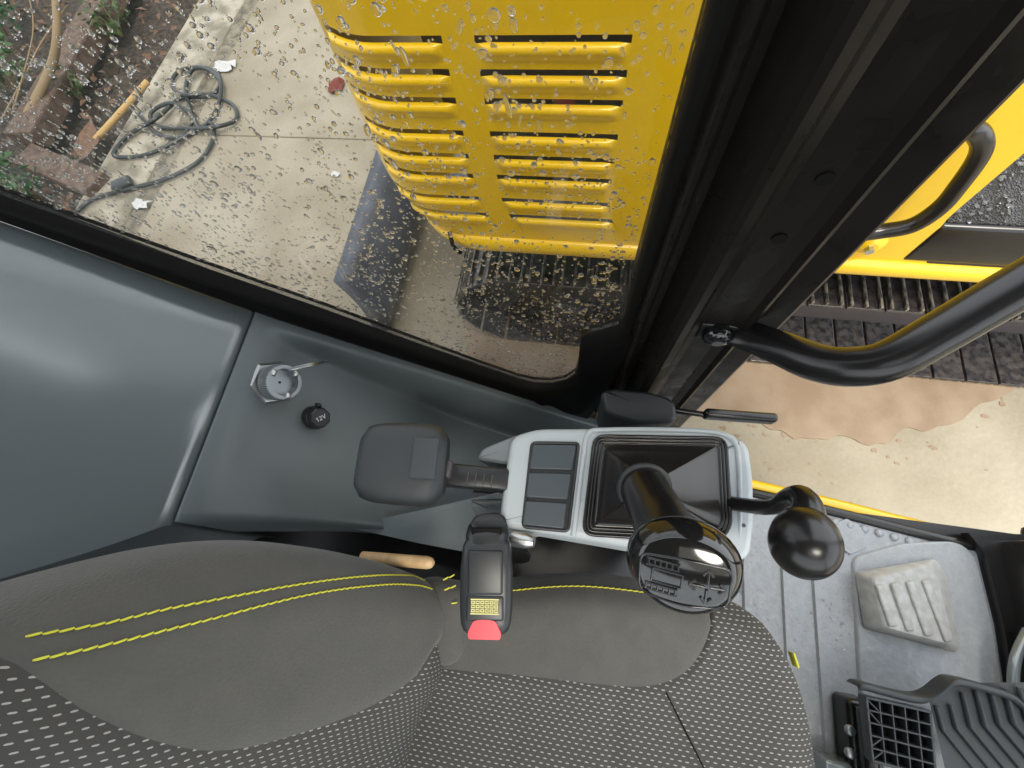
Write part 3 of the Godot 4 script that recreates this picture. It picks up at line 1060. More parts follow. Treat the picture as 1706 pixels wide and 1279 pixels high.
func build_floor(cab: Node3D):
	var st := nst()
	# mat sheet with a stepped profile: flat bands with narrow transverse ribs
	var edge_z := func(x: float) -> float: return at_curve([Vector2(0.2, -0.225), Vector2(0.46, -0.200), Vector2(0.64, -0.180), Vector2(0.88, -0.150), Vector2(1.0, -0.15)], x)
	var xs := [[0.22, 0.0], [0.408, 0.0], [0.411, 0.006], [0.421, 0.006], [0.424, 0.0], [0.489, 0.0], [0.492, 0.006], [0.502, 0.006], [0.505, 0.0], [0.552, 0.0], [0.555, 0.006], [0.566, 0.006], [0.569, 0.0], [0.90, 0.0]]
	var rows := []
	for q: Array in xs:
		var row := []
		for j in 9:
			var z: float = lerpf(edge_z.call(q[0]) + 0.018, 0.85, j / 8.0)
			row.append(Vector3(q[0], q[1], z))
		rows.append(row)
	var st2 := nst(false)
	grid(st2, rows)
	var m := obj("floor_mat", st2, M.floor_mat, cab)
	drops(m, 0.30, 0.64, -0.16, 0.14, 0.0005, 420, 0.0008, 0.0032, 51)
	# studs along the sill edge
	for k in 15:
		var x := 0.43 + 0.030 * k
		st = nst()
		var c := Vector3(x, 0.0, edge_z.call(x) + 0.032)
		tube(st, [c, c + Vector3(0, 0.004, 0), c + Vector3(0, 0.006, 0)], [0.0085, 0.0085, 0.004], 12)
		obj("stud", st, M.floor_mat, m)
	# hexagon pad
	st = nst(false)
	var hx: Vector3 = Vector3(0.6351, 0, -0.1237)
	tube(st, [hx, hx + Vector3(0, 0.004, 0), hx + Vector3(0, 0.0045, 0)], [0.040, 0.038, 0.036], 6)
	obj("hexagon_pad", st, M.floor_mat, m)
	# black threshold strip and the yellow sill outside it
	st = nst()
	rows = []
	for pr: Array in [[0.024, -0.02], [0.020, 0.004], [0.010, 0.007], [0.0, 0.004], [-0.004, -0.03]]:
		var row := []
		for k in 9:
			var x := 0.22 + 0.72 * k / 8.0
			row.append(Vector3(x, pr[1], edge_z.call(x) + pr[0]))
		rows.append(row)
	grid(st, rows)
	obj("threshold", st, M.satin_black, cab)
	st = nst()
	rows = []
	for pr: Array in [[-0.004, -0.02], [-0.016, -0.016], [-0.028, -0.03], [-0.030, -0.14]]:
		var row := []
		for k in 9:
			var x := 0.22 + 0.72 * k / 8.0
			row.append(Vector3(x, pr[1], edge_z.call(x) + pr[0]))
		rows.append(row)
	grid(st, rows)
	obj("door_sill", st, M.yellow_paint, cab)
	# raised floor plate under the foot rest
	st = nst()
	var poly := PackedVector2Array([Vector2(0.6382, -0.0798), Vector2(0.742, -0.1243), Vector2(0.8516, -0.1469), Vector2(0.8842, -0.1209), Vector2(0.8917, 0.01203), Vector2(0.8889, 0.1296), Vector2(0.8828, 0.2754), Vector2(0.6597, 0.3177), Vector2(0.627, 0.1757)])
	poly = rounded(poly, 0.02, 4)
	loft(st, [ring_of(poly, 0.0, -0.002), ring_of(poly, 0.004, 0.0), ring_of(poly, 0.0062, 0.0015), ring_of(poly, 0.0068, 0.004)])
	obj("foot_plate", st, M.floor_mat, cab)
	# black front bulkhead
	st = nst()
	rbox(st, Vector3(1.0, 0.06, 0.38), Vector3(0.16, 0.30, 1.08), 0.02)
	obj("front_bulkhead", st, M.satin_black, cab)
	st = nst()
	poly = PackedVector2Array([Vector2(0.8637, -0.1639), Vector2(1.053, -0.1869), Vector2(0.9933, 0.2544), Vector2(0.8929, 0.2734), Vector2(0.8932, 0.1289), Vector2(0.8973, 0.01111), Vector2(0.8896, -0.1254)])
	prism(st, poly, Vector3(0, 0.001, 0), Vector3.RIGHT, Vector3.BACK, Vector3(0, 0.022, 0))
	obj("front_floor_strip", st, M.satin_black, cab)
	st = nst()
	rbox(st, Vector3(0.5702, 0.03, 0.3136), Vector3(0.09, 0.05, 0.05), 0.008, Basis.IDENTITY, true)
	obj("valve_cover", st, M.trim_plastic, cab)
	# pale hose along the bulkhead
	st = nst()
	tube(st, catmull([Vector3(0.9156, 0.05, 0.0115), Vector3(0.8881, 0.05, 0.0574), Vector3(0.8737, 0.05, 0.1), Vector3(0.8698, 0.05, 0.1395), Vector3(0.8819, 0.05, 0.175)], 5), 0.009, 10)
	obj("hose", st, M.trim_plastic, cab)

func build_fixtures():
	# threaded steel power connector on the slope of the side trim
	var c: Vector3 = Vector3(-0.468, 0.512, -0.175)
	var t := thing("power_connector", "round knurled metal power connector with hexagonal nut on grey trim", "socket", c)
	var ax := Vector3(0.86, 0.50, 0.06).normalized()
	var st := nst(false)
	tube(st, [c - ax * 0.012, c - ax * 0.004], 0.038, 28)
	obj("washer", st, M.brass, t)
	st = nst(false)
	tube(st, [c - ax * 0.004, c + ax * 0.009, c + ax * 0.012], [0.036, 0.036, 0.032], 6)
	obj("hex_nut", st, M.zinc, t)
	st = nst()
	tube(st, [c + ax * 0.011, c + ax * 0.0165], 0.0255, 28)
	obj("collar", st, M.black_plastic, t)
	st = nst(false)
	# knurled barrel with an open mouth
	var s1 := ax.cross(Vector3.UP).normalized()
	var u1 := ax.cross(s1)
	var rows := []
	for sec: Array in [[0.016, 0.024], [0.018, 0.0265], [0.044, 0.0265], [0.046, 0.0255], [0.046, 0.0205], [0.043, 0.0195], [0.030, 0.0190], [0.030, 0.002]]:
		var row := []
		for k in 96:
			var a := TAU * k / 96
			var r: float = sec[1]
			if r > 0.026: r += 0.0006 * (1 if k % 2 else -1)
			row.append(c + ax * sec[0] + (s1 * cos(a) + u1 * sin(a)) * r)
		rows.append(row)
	grid(st, rows, [], true)
	obj("barrel", st, M.dull_zinc, t)
	for a: float in [0.6, 2.6, 4.4]:
		st = nst()
		var q := c + ax * 0.046 + (s1 * cos(a) + u1 * sin(a)) * 0.021
		rbox(st, q, Vector3(0.010, 0.006, 0.008), 0.002, Basis(s1, ax, s1.cross(ax)))
		obj("bayonet_lug", st, M.zinc, t)
	st = nst()
	var w0 := c + ax * 0.03 + Vector3(0.01, 0.004, -0.022)
	tube(st, catmull([w0, w0 + Vector3(0.03, -0.002, -0.012), Vector3(-0.3947, 0.5, -0.2247), w0 + Vector3(0.035, 0.004, -0.007), w0 + Vector3(0.004, 0.004, 0.004)], 5), 0.0016, 6)
	obj("wire_loop", st, M.zinc, t)
	# small socket with black flip cap
	var d: Vector3 = Vector3(-0.405, 0.465, -0.140)
	t = thing("power_outlet", "small black twelve volt outlet cap below the metal connector", "socket", d)
	ax = Vector3(0.80, 0.58, 0.1).normalized()
	st = nst()
	tube(st, [d - ax * 0.018, d + ax * 0.002, d + ax * 0.004], [0.0185, 0.0185, 0.017], 24)
	obj("ring", st, M.black_plastic, t)
	st = nst(false)
	tube(st, [d + ax * 0.005, d + ax * 0.014, d + ax * 0.0155], [0.0178, 0.0165, 0.0145], 8)
	obj("cap", st, M.black_plastic, t)
	st = nst()
	rbox(st, d + ax * 0.006 + Vector3(-0.004, 0.004, -0.019), Vector3(0.009, 0.008, 0.007), 0.002)
	obj("hinge", st, M.black_plastic, t)
	var txt := TextMesh.new()
	txt.text = "12V"
	txt.font_size = 32
	txt.pixel_size = 0.0003
	txt.depth = 0.0004
	var to := MeshInstance3D.new()
	to.name = "lettering"
	to.mesh = txt
	to.material_override = M.print_white
	t.add_child(to)
	var ty := Vector3(0.45, -0.4, -0.6)
	ty = (ty - ax * ty.dot(ax)).normalized()
	to.transform = Transform3D(Basis(ty, ax.cross(ty), ax), ax * 0.0158)
	# grab bar bolted to the pillar
	t = thing("grab_bar", "bent black tubular grab bar bolted to the pillar in the doorway", "handle", Vector3(0.1485, 0.6569, -0.25))
	st = nst()
	var path := catmull([Vector3(0.1632, 0.6514, -0.2596), Vector3(0.1825, 0.6586, -0.2489), Vector3(0.2065, 0.672, -0.2306), Vector3(0.232, 0.6877, -0.2102), Vector3(0.2542, 0.7046, -0.201), Vector3(0.2759, 0.7194, -0.2037), Vector3(0.3052, 0.7371, -0.2239), Vector3(0.3323, 0.7543, -0.2446), Vector3(0.3569, 0.771, -0.2629), Vector3(0.3947, 0.7986, -0.2902)], 6)
	var rings := []
	var np := path.size()
	for i in np:
		var tg: Vector3 = (path[min(i + 1, np - 1)] - path[max(i - 1, 0)]).normalized()
		var sd := tg.cross(Vector3(0.1, 0.9, 0.35)).normalized()
		var up := sd.cross(tg)
		var k := smoothstep(0.0, 0.34, float(i) / np)
		var ring := []
		for j in 16:
			var a := TAU * j / 16
			ring.append(path[i] + sd * cos(a) * lerpf(0.017, 0.0188, k) + up * sin(a) * lerpf(0.004, 0.0188, k))
		rings.append(ring)
	loft(st, rings)
	obj("tube", st, M.satin_black, t)
	st = nst()
	var b0: Vector3 = Vector3(0.1513, 0.6482, -0.2547)
	rbox(st, b0 + Vector3(0.004, -0.002, -0.004), Vector3(0.05, 0.034, 0.006), 0.003)
	obj("tab", st, M.satin_black, t)
	st = nst()
	tube(st, [b0 + Vector3(0, 0, -0.004), b0 + Vector3(0, 0.0, 0.006), b0 + Vector3(0, 0, 0.011), b0 + Vector3(0, 0, 0.0135)], [0.0165, 0.0165, 0.013, 0.006], 20)
	obj("bolt", st, M.gloss_black, t)

# ---------------------------------------------------------------- console, joystick, levers
func build_console():
	var t := thing("control_console", "silver control console with square rubber boot and three blank switches", "console", Vector3(0.08, 0.0, -0.08))
	var y := 0.57
	var poly := PackedVector2Array([Vector2(-0.07546, -0.1255), Vector2(-0.04431, -0.1404), Vector2(0.06497, -0.1548), Vector2(0.1688, -0.1677), Vector2(0.1945, -0.1641), Vector2(0.2135, -0.1516), Vector2(0.2176, -0.1091), Vector2(0.2167, -0.06161), Vector2(0.211, -0.01987), Vector2(0.1782, -0.01236), Vector2(0.07393, -0.01308), Vector2(-0.02281, -0.01458), Vector2(-0.06358, -0.01403), Vector2(-0.07368, -0.01806), Vector2(-0.07511, -0.0546)])
	poly = rounded(poly, 0.014, 4)
	var st := nst()
	loft(st, [ring_of(poly, y - 0.032, -0.003), ring_of(poly, y - 0.010, 0.0), ring_of(poly, y - 0.004, 0.0015), ring_of(poly, y - 0.0008, 0.004), ring_of(poly, y, 0.008)])
	obj("upper_shell", st, M.silver_plastic, t)
	# lower housing
	st = nst()
	loft(st, [ring_of(poly, 0.33, 0.022), ring_of(poly, 0.44, 0.012), ring_of(poly, y - 0.045, 0.002), ring_of(poly, y - 0.0325, 0.002)])
	obj("lower_housing", st, M.silver_edge, t)
	st = nst()
	rbox(st, Vector3(0.09, 0.2, -0.075), Vector3(0.16, 0.36, 0.10), 0.02)
	obj("support_column", st, M.satin_black, t)
	# raised bead between switches and boot
	st = nst()
	tube(st, catmull([Vector3(0.0155, 0.57, -0.0169), Vector3(0.0168, 0.57, -0.0533), Vector3(0.0184, 0.57, -0.1114), Vector3(0.0216, 0.57, -0.1408), Vector3(0.0433, 0.57, -0.1482), Vector3(0.1228, 0.57, -0.1582), Vector3(0.1758, 0.57, -0.161), Vector3(0.1944, 0.57, -0.1529), Vector3(0.1994, 0.57, -0.1315), Vector3(0.2001, 0.569, -0.0793), Vector3(0.1987, 0.566, -0.0204)], 5), 0.0032, 8)
	obj("bead", st, M.silver_plastic, t)
	# rear hinge covers
	for fk: PackedVector2Array in [PackedVector2Array([Vector2(-0.117, -0.09271), Vector2(-0.1139, -0.1066), Vector2(-0.1032, -0.1143), Vector2(-0.06861, -0.1333), Vector2(-0.04007, -0.1449), Vector2(-0.03428, -0.09974), Vector2(-0.07975, -0.09217)]), PackedVector2Array([Vector2(-0.1205, -0.0432), Vector2(-0.0787, -0.05059), Vector2(-0.02916, -0.05376), Vector2(-0.02363, -0.01059), Vector2(-0.0722, -0.004834), Vector2(-0.104, -0.01843)])]:
		var fy := 0.552 if fk[0].y < -0.05 else 0.538
		fk = rounded(fk, 0.006, 3)
		st = nst()
		loft(st, [ring_of(fk, fy - 0.07, 0.004), ring_of(fk, fy - 0.005, 0.0), ring_of(fk, fy - 0.0015, 0.0015), ring_of(fk, fy, 0.004)])
		obj("hinge_cover", st, M.silver_edge, t)
	# switch panel
	var sw := PackedVector2Array([Vector2(-0.04874, -0.1218), Vector2(0.01304, -0.1289), Vector2(0.01108, -0.01958), Vector2(-0.04593, -0.01662)])
	sw = rounded(sw, 0.008, 5)
	st = nst()
	loft(st, [ring_of(sw, y - 0.004, 0.0), ring_of(sw, y + 0.0015, 0.0), ring_of(sw, y + 0.003, 0.0012), ring_of(sw, y + 0.003, 0.003), ring_of(sw, y + 0.0005, 0.004)])
	var panel := obj("switch_panel", st, M.black_plastic, t)
	for q: Array in [[Vector2(-0.04506, -0.118), Vector2(0.00824, -0.124), Vector2(0.006309, -0.09239), Vector2(-0.04538, -0.08694)], [Vector2(-0.04551, -0.08248), Vector2(0.006039, -0.08796), Vector2(0.004965, -0.05702), Vector2(-0.0451, -0.05282)], [Vector2(-0.04452, -0.04865), Vector2(0.004704, -0.05277), Vector2(0.003677, -0.02312), Vector2(-0.04493, -0.02077)]]:
		var pp := rounded(PackedVector2Array(q), 0.003, 3)
		st = nst()
		loft(st, [ring_of(pp, y - 0.002, 0.0), ring_of(pp, y + 0.0022, 0.0), ring_of(pp, y + 0.0034, 0.0008), ring_of(pp, y + 0.0036, 0.0016)])
		obj("blank_switch", st, M.switch_plastic, panel)
	# rubber boot: stepped frame and pyramid
	var bt := PackedVector2Array([Vector2(0.02764, -0.14), Vector2(0.1861, -0.157), Vector2(0.1908, -0.05128), Vector2(0.1752, -0.03277), Vector2(0.02443, -0.01821)])
	bt = rounded(bt, 0.016, 5)
	st = nst()
	var rings := [ring_of(bt, y - 0.004, 0.0), ring_of(bt, y + 0.004, 0.0)]
	for k in 3:
		rings.append(ring_of(bt, y + 0.005, 0.001 + k * 0.0040))
		rings.append(ring_of(bt, y + 0.0055 - k * 0.0005, 0.0028 + k * 0.0040))
		rings.append(ring_of(bt, y + 0.0030, 0.0034 + k * 0.0040))
		rings.append(ring_of(bt, y + 0.0030, 0.0040 + k * 0.0040))
	var foot: Array = ring_of(bt, y + 0.004, 0.0145)
	var topc := Vector3(0.084, 0.620, -0.076)
	for k in 9:
		var u := k / 8.0
		var ring := []
		for p: Vector3 in foot:
			var dir := Vector2(p.x - topc.x, p.z - topc.z)
			var neck := dir.normalized() * 0.026
			var end := Vector3(topc.x + neck.x, topc.y, topc.z + neck.y)
			var q := p.lerp(end, u)
			q.y = lerpf(p.y, end.y, pow(u, 1.15))
			ring.append(q)
		rings.append(ring)
	loft(st, rings, false)
	obj("boot", st, M.boot_rubber, t)
	# small screw cap
	st = nst()
	var sc: Vector3 = Vector3(0.2036, 0.5705, -0.0564)
	tube(st, [sc - Vector3(0, 0.002, 0), sc], 0.0022, 10)
	obj("screw_cap", st, M.frame_grey, t)

func build_joystick():
	var base := Vector3(0.084, 0.616, -0.077)
	var kc: Vector3 = Vector3(0.0961, 0.737, -0.0043)
	var t := thing("joystick", "glossy black joystick with engraved track and arrow symbols on its knob", "joystick", base)
	var st := nst()
	var ax := (kc - base).normalized()
	var mid := base.lerp(kc, 0.5)
	tube(st, catmull([base, base.lerp(kc, 0.25), mid, base.lerp(kc, 0.8), kc], 4), [0.0255, 0.0255, 0.0255, 0.0255, 0.0255, 0.0255, 0.0255, 0.0255, 0.026, 0.026, 0.026, 0.026, 0.027, 0.028, 0.028, 0.027, 0.02], 28)
	obj("shaft", st, M.satin_black, t)
	st = nst()
	rng.seed = 1
	var ring := []
	var s1 := ax.cross(Vector3.RIGHT).normalized()
	var s2 := ax.cross(s1)
	for i in 25:
		var row := []
		var a := TAU * i / 24
		for j in 10:
			var b := TAU * j / 10
			row.append(base + ax * 0.004 + (s1 * cos(a) + s2 * sin(a)) * (0.0262 + 0.0035 * cos(b)) + ax * 0.004 * sin(b))
		ring.append(row)
	grid(st, ring, [], true)
	obj("collar", st, M.pad_rubber, t)
	# egg-shaped knob with a flattened face
	var n := Vector3(-0.16, 0.90, 0.36).normalized()
	var ex := (Vector3.RIGHT - n * n.x).normalized()
	var ey := n.cross(ex)          # points away from the seat side
	if ey.z < 0: ey = -ey
	st = nst()
	var rows := []
	for i in 33:
		var th := PI * i / 32
		var row := []
		for j in 48:
			var ph := TAU * j / 48
			var p := Vector3(sin(th) * cos(ph) * 0.0425, sin(th) * sin(ph) * 0.0355, cos(th) * 0.0345)
			# p.z along n: soften into a flat face at 25 mm
			var f := 0.0255
			if p.z > f - 0.004:
				var e := p.z - (f - 0.004)
				p.z = f - 0.004 + e * 0.28
			p.x *= 1.0 + 0.06 * clampf(-p.y / 0.04, -1, 1)
			row.append(kc + ex * p.x + ey * p.y + n * p.z)
		rows.append(row)
	grid(st, rows, [], true)
	obj("knob", st, M.gloss_black, t)
	var o := kc + n * 0.0262 + ey * 0.004
	var at := func(x: float, z: float, h: float) -> Vector3:
		var q := Vector2(x / 0.0425, (z + 0.004) / 0.0355)
		var hh := 0.0345 * sqrt(maxf(0.05, 1.0 - q.length_squared()))
		if hh > 0.0215: hh = 0.0215 + (hh - 0.0215) * 0.28
		return kc + ex * x + ey * (z + 0.004) + n * (hh + h)
	# raised border of the face
	st = nst()
	var border := rounded(PackedVector2Array([Vector2(-0.032, -0.0135), Vector2(0.0, -0.0165), Vector2(0.031, -0.0150), Vector2(0.031, 0.014), Vector2(0.0, 0.018), Vector2(-0.030, 0.0155)]), 0.007, 5)
	var path := []
	for p: Vector2 in border: path.append(at.call(p.x, p.y, 0.0001))
	path.append(path[0])
	tube(st, path, 0.0011, 7, false)
	obj("face_border", st, M.gloss_black, t)
	# symbol of the machine from above: two tracks and the body
	st = nst()
	var bar := func(sf: SurfaceTool, x0: float, z0: float, x1: float, z1: float, r: float):
		var pth := []
		for k in 5: pth.append(at.call(lerpf(x0, x1, k / 4.0), lerpf(z0, z1, k / 4.0), 0.0002))
		tube(sf, pth, r, 6)
	for k in 6:
		var x := -0.0255 + 0.0041 * k
		bar.call(st, x, -0.0112, x, -0.0072, 0.00095)
		bar.call(st, x, 0.0072, x, 0.0112, 0.00095)
	for z: float in [-0.0116, -0.0070, 0.0070, 0.0114]: bar.call(st, -0.0268, z, -0.0038, z, 0.00095)
	for x: float in [-0.0222, -0.0015]: bar.call(st, x, -0.0050, x, 0.0048, 0.00095)
	for z: float in [-0.0050, 0.0048]: bar.call(st, -0.0222, z, -0.0015, z, 0.00095)
	obj("track_symbol", st, M.gloss_black, t)
	st = nst()
	var c := Vector2(0.0155, 0.0)
	for d: Vector2 in [Vector2(1, 0), Vector2(-1, 0), Vector2(0, 1), Vector2(0, -1)]:
		var tip := c + d * 0.0122
		var sd := Vector2(-d.y, d.x)
		bar.call(st, c.x + d.x * 0.002, c.y + d.y * 0.002, tip.x, tip.y, 0.0012)
		for s: float in [-1.0, 1.0]:
			var q := tip - d * 0.0042 + sd * s * 0.0036
			bar.call(st, tip.x, tip.y, q.x, q.y, 0.0012)
	obj("arrow_symbol", st, M.gloss_black, t)

func build_levers():
	# safety lever with its black ball knob
	var kc: Vector3 = Vector3(0.2149, 0.6769, -0.0369)
	var t := thing("ball_lever", "black lever with a round ball knob ahead of the silver console", "lever", kc + Vector3(0, -0.12, -0.04))
	var st := nst()
	var p0: Vector3 = Vector3(0.175, 0.535, -0.085)
	tube(st, catmull([p0, Vector3(0.2109, 0.6103, -0.0739), Vector3(0.2195, 0.6385, -0.0815), Vector3(0.2233, 0.6544, -0.0826), Vector3(0.2242, 0.665, -0.0766), Vector3(0.2224, 0.6712, -0.0633), kc], 5), [0.008, 0.008, 0.008, 0.008, 0.008, 0.008, 0.008, 0.0082, 0.0085, 0.0085, 0.009, 0.0095, 0.0098, 0.010, 0.0105, 0.0108, 0.011, 0.0112, 0.0114, 0.0116, 0.012, 0.0124, 0.013, 0.0135, 0.014, 0.0145, 0.015, 0.015, 0.015, 0.015, 0.015], 16)
	obj("rod", st, M.satin_black, t)
	st = nst()
	var ax := (kc - Vector3(0.2219, 0.6728, -0.0674)).normalized()
	var s1 := ax.cross(Vector3.RIGHT).normalized()
	var s2 := ax.cross(s1)
	var rows := []
	for i in 29:
		var th := PI * i / 28
		var row := []
		for j in 36:
			var ph := TAU * j / 36
			var along := -cos(th) * 0.0298
			if along < 0: along *= 1.12
			var r := sin(th) * 0.0288
			row.append(kc + ax * along + (s1 * cos(ph) + s2 * sin(ph)) * r)
		rows.append(row)
	grid(st, rows, [], true)
	obj("ball_knob", st, M.satin_black, t)
	# flat lock lever between console and pillar
	t = thing("flat_lever", "dark grey flat lever with thin black tip between console and pillar", "lever", Vector3(0.1024, 0.4, -0.2368))
	st = nst()
	var poly := PackedVector2Array([Vector2(0.03759, -0.2342), Vector2(0.05499, -0.2431), Vector2(0.1129, -0.2439), Vector2(0.1482, -0.2355), Vector2(0.1541, -0.2008), Vector2(0.09374, -0.1897), Vector2(0.04932, -0.1991)])
	poly = rounded(poly, 0.014, 4)
	loft(st, [ring_of(poly, 0.33, 0.004), ring_of(poly, 0.462, 0.0), ring_of(poly, 0.468, 0.002), ring_of(poly, 0.470, 0.006)])
	obj("lever_cover", st, M.pad_rubber, t)
	st = nst()
	tube(st, [Vector3(0.1466, 0.46, -0.2205), Vector3(0.2019, 0.462, -0.2182)], 0.0045, 8)
	obj("shank", st, M.satin_black, t)
	st = nst()
	var a: Vector3 = Vector3(0.19, 0.465, -0.2186)
	var b: Vector3 = Vector3(0.2898, 0.465, -0.2225)
	var d := (b - a).normalized()
	rbox(st, (a + b) / 2, Vector3((b - a).length(), 0.022, 0.0135), 0.005, Basis(d, Vector3.UP, d.cross(Vector3.UP)), true)
	obj("grip", st, M.satin_black, t)

func build_armrest():
	var c: Vector3 = Vector3(-0.1947, 0.6, -0.0687)
	var t := thing("armrest", "dark rubber wrist rest on a black arm behind the silver console", "armrest", c + Vector3(0, -0.05, 0))
	var bs := Basis(Vector3.UP, 0.10) * Basis(Vector3.BACK, -0.12)
	# rounded wedge pad
	var st := nst()
	var rows := []
	var nx := 13
	for i in nx:
		var u := i / (nx - 1.0)
		var ring := []
		var e := sqrt(1.0 - pow(absf(u * 2.0 - 1.0), 4.0))
		var w := lerpf(0.047, 0.050, u) * (0.66 + 0.34 * e)
		var h := lerpf(0.022, 0.031, u) * (0.55 + 0.45 * e)
		for k in 32:
			var a := TAU * k / 32
			var ca := cos(a)
			var sa := sin(a)
			var px := signf(ca) * pow(absf(ca), 0.55) * w
			var py := signf(sa) * pow(absf(sa), 0.62) * h
			ring.append(c + bs * Vector3((u - 0.5) * 0.105, py, px))
		rows.append(ring)
	loft(st, rows)
	obj("pad", st, M.pad_rubber, t)
	st = nst()
	rbox(st, c + bs * Vector3(0.030, 0.0295, -0.003), Vector3(0.030, 0.006, 0.048), 0.003, bs, true)
	obj("textured_insert", st, M.insert_rubber, t)
	st = nst()
	var a: Vector3 = Vector3(-0.1596, 0.565, -0.066)
	var b: Vector3 = Vector3(-0.0687, 0.555, -0.0707)
	var d := (b - a).normalized()
	var ab := Basis(d, d.cross(Vector3.FORWARD).normalized() * 1.0, Vector3.BACK)
	ab = ab.orthonormalized()
	rbox(st, (a + b) / 2, Vector3((b - a).length(), 0.03, 0.028), 0.004, ab)
	obj("arm", st, M.black_plastic, t)
	st = nst()
	rbox(st, Vector3(-0.1458, 0.578, -0.0717), Vector3(0.014, 0.022, 0.022), 0.003)
	obj("clamp", st, M.frame_grey, t)
	# moulded lettering on the arm: short raised bars
	for k in 4:
		st = nst()
		box(st, (Vector3(-0.1105, 0.577, -0.0656)) + Vector3(0.010 * k - 0.008, 0.0, 0.0), Vector3(0.0012, 0.003, 0.014))
		obj("moulded_mark", st, M.frame_grey, t)
	# stay that carries the rest from the console
	st = nst()
	tube(st, [(a + b) / 2 + Vector3(0.0, -0.01, 0), Vector3(-0.06, 0.44, -0.07)], 0.008, 8)
	obj("stay", st, M.black_plastic, t)

# ---------------------------------------------------------------- pedals
func build_pedals():
	# foot rest wedge with four ribs
	var t := thing("footrest", "pale grey ribbed footrest wedge on the cab floor", "footrest", Vector3(0.7429, 0, 0.0023))
	var base := PackedVector2Array([Vector2(0.6357, -0.04914), Vector2(0.7997, -0.1022), Vector2(0.8148, -0.07454), Vector2(0.8183, 0.06774), Vector2(0.8055, 0.07418), Vector2(0.6421, 0.05898)])
	var top := PackedVector2Array([Vector2(0.6382, -0.04363), Vector2(0.7708, -0.0891), Vector2(0.7822, -0.06772), Vector2(0.7952, 0.0595), Vector2(0.786, 0.06422), Vector2(0.6515, 0.05127)])
	base = rounded(base, 0.010, 3)
	top = rounded(top, 0.010, 3)
	var st := nst()
	var r0 := []
	var r1 := []
	var r2 := []
	var mid := Vector3.ZERO
	for i in base.size():
		r0.append(Vector3(base[i].x, 0.012, base[i].y))
		var hh := lerpf(0.058, 0.030, clampf((top[i].x - 0.66) / 0.16, 0, 1))
		r1.append(Vector3(top[i].x, hh - 0.004, top[i].y))
		r2.append(Vector3(lerpf(top[i].x, 0.74, 0.07), hh, lerpf(top[i].y, 0.0, 0.07)))
	loft(st, [r0, r1, r2])
	obj("wedge", st, M.footrest_grey, t)
	for q: Array in [[Vector3(0.6514, 0.056, -0.0294), Vector3(0.6686, 0.05, 0.0438)], [Vector3(0.6827, 0.052, -0.0374), Vector3(0.7032, 0.046, 0.0473)], [Vector3(0.7153, 0.048, -0.0457), Vector3(0.7401, 0.04, 0.0507)], [Vector3(0.7501, 0.044, -0.0532), Vector3(0.7799, 0.034, 0.0557)]]:
		st = nst()
		var a: Vector3 = q[0]
		var b: Vector3 = q[1]
		for e: int in 2:
			var hh := lerpf(0.058, 0.030, clampf((q[e].x - 0.66) / 0.16, 0, 1))
			if e == 0: a.y = hh + 0.001
			else: b.y = hh + 0.001
		var d := (b - a).normalized()
		var up := Vector3(0.16, 0.98, 0).normalized()
		var sd := d.cross(up).normalized()
		rbox(st, (a + b) / 2, Vector3((b - a).length(), 0.009, 0.0175), 0.0038, Basis(d, sd.cross(d), sd), true)
		obj("rib", st, M.footrest_grey, t)

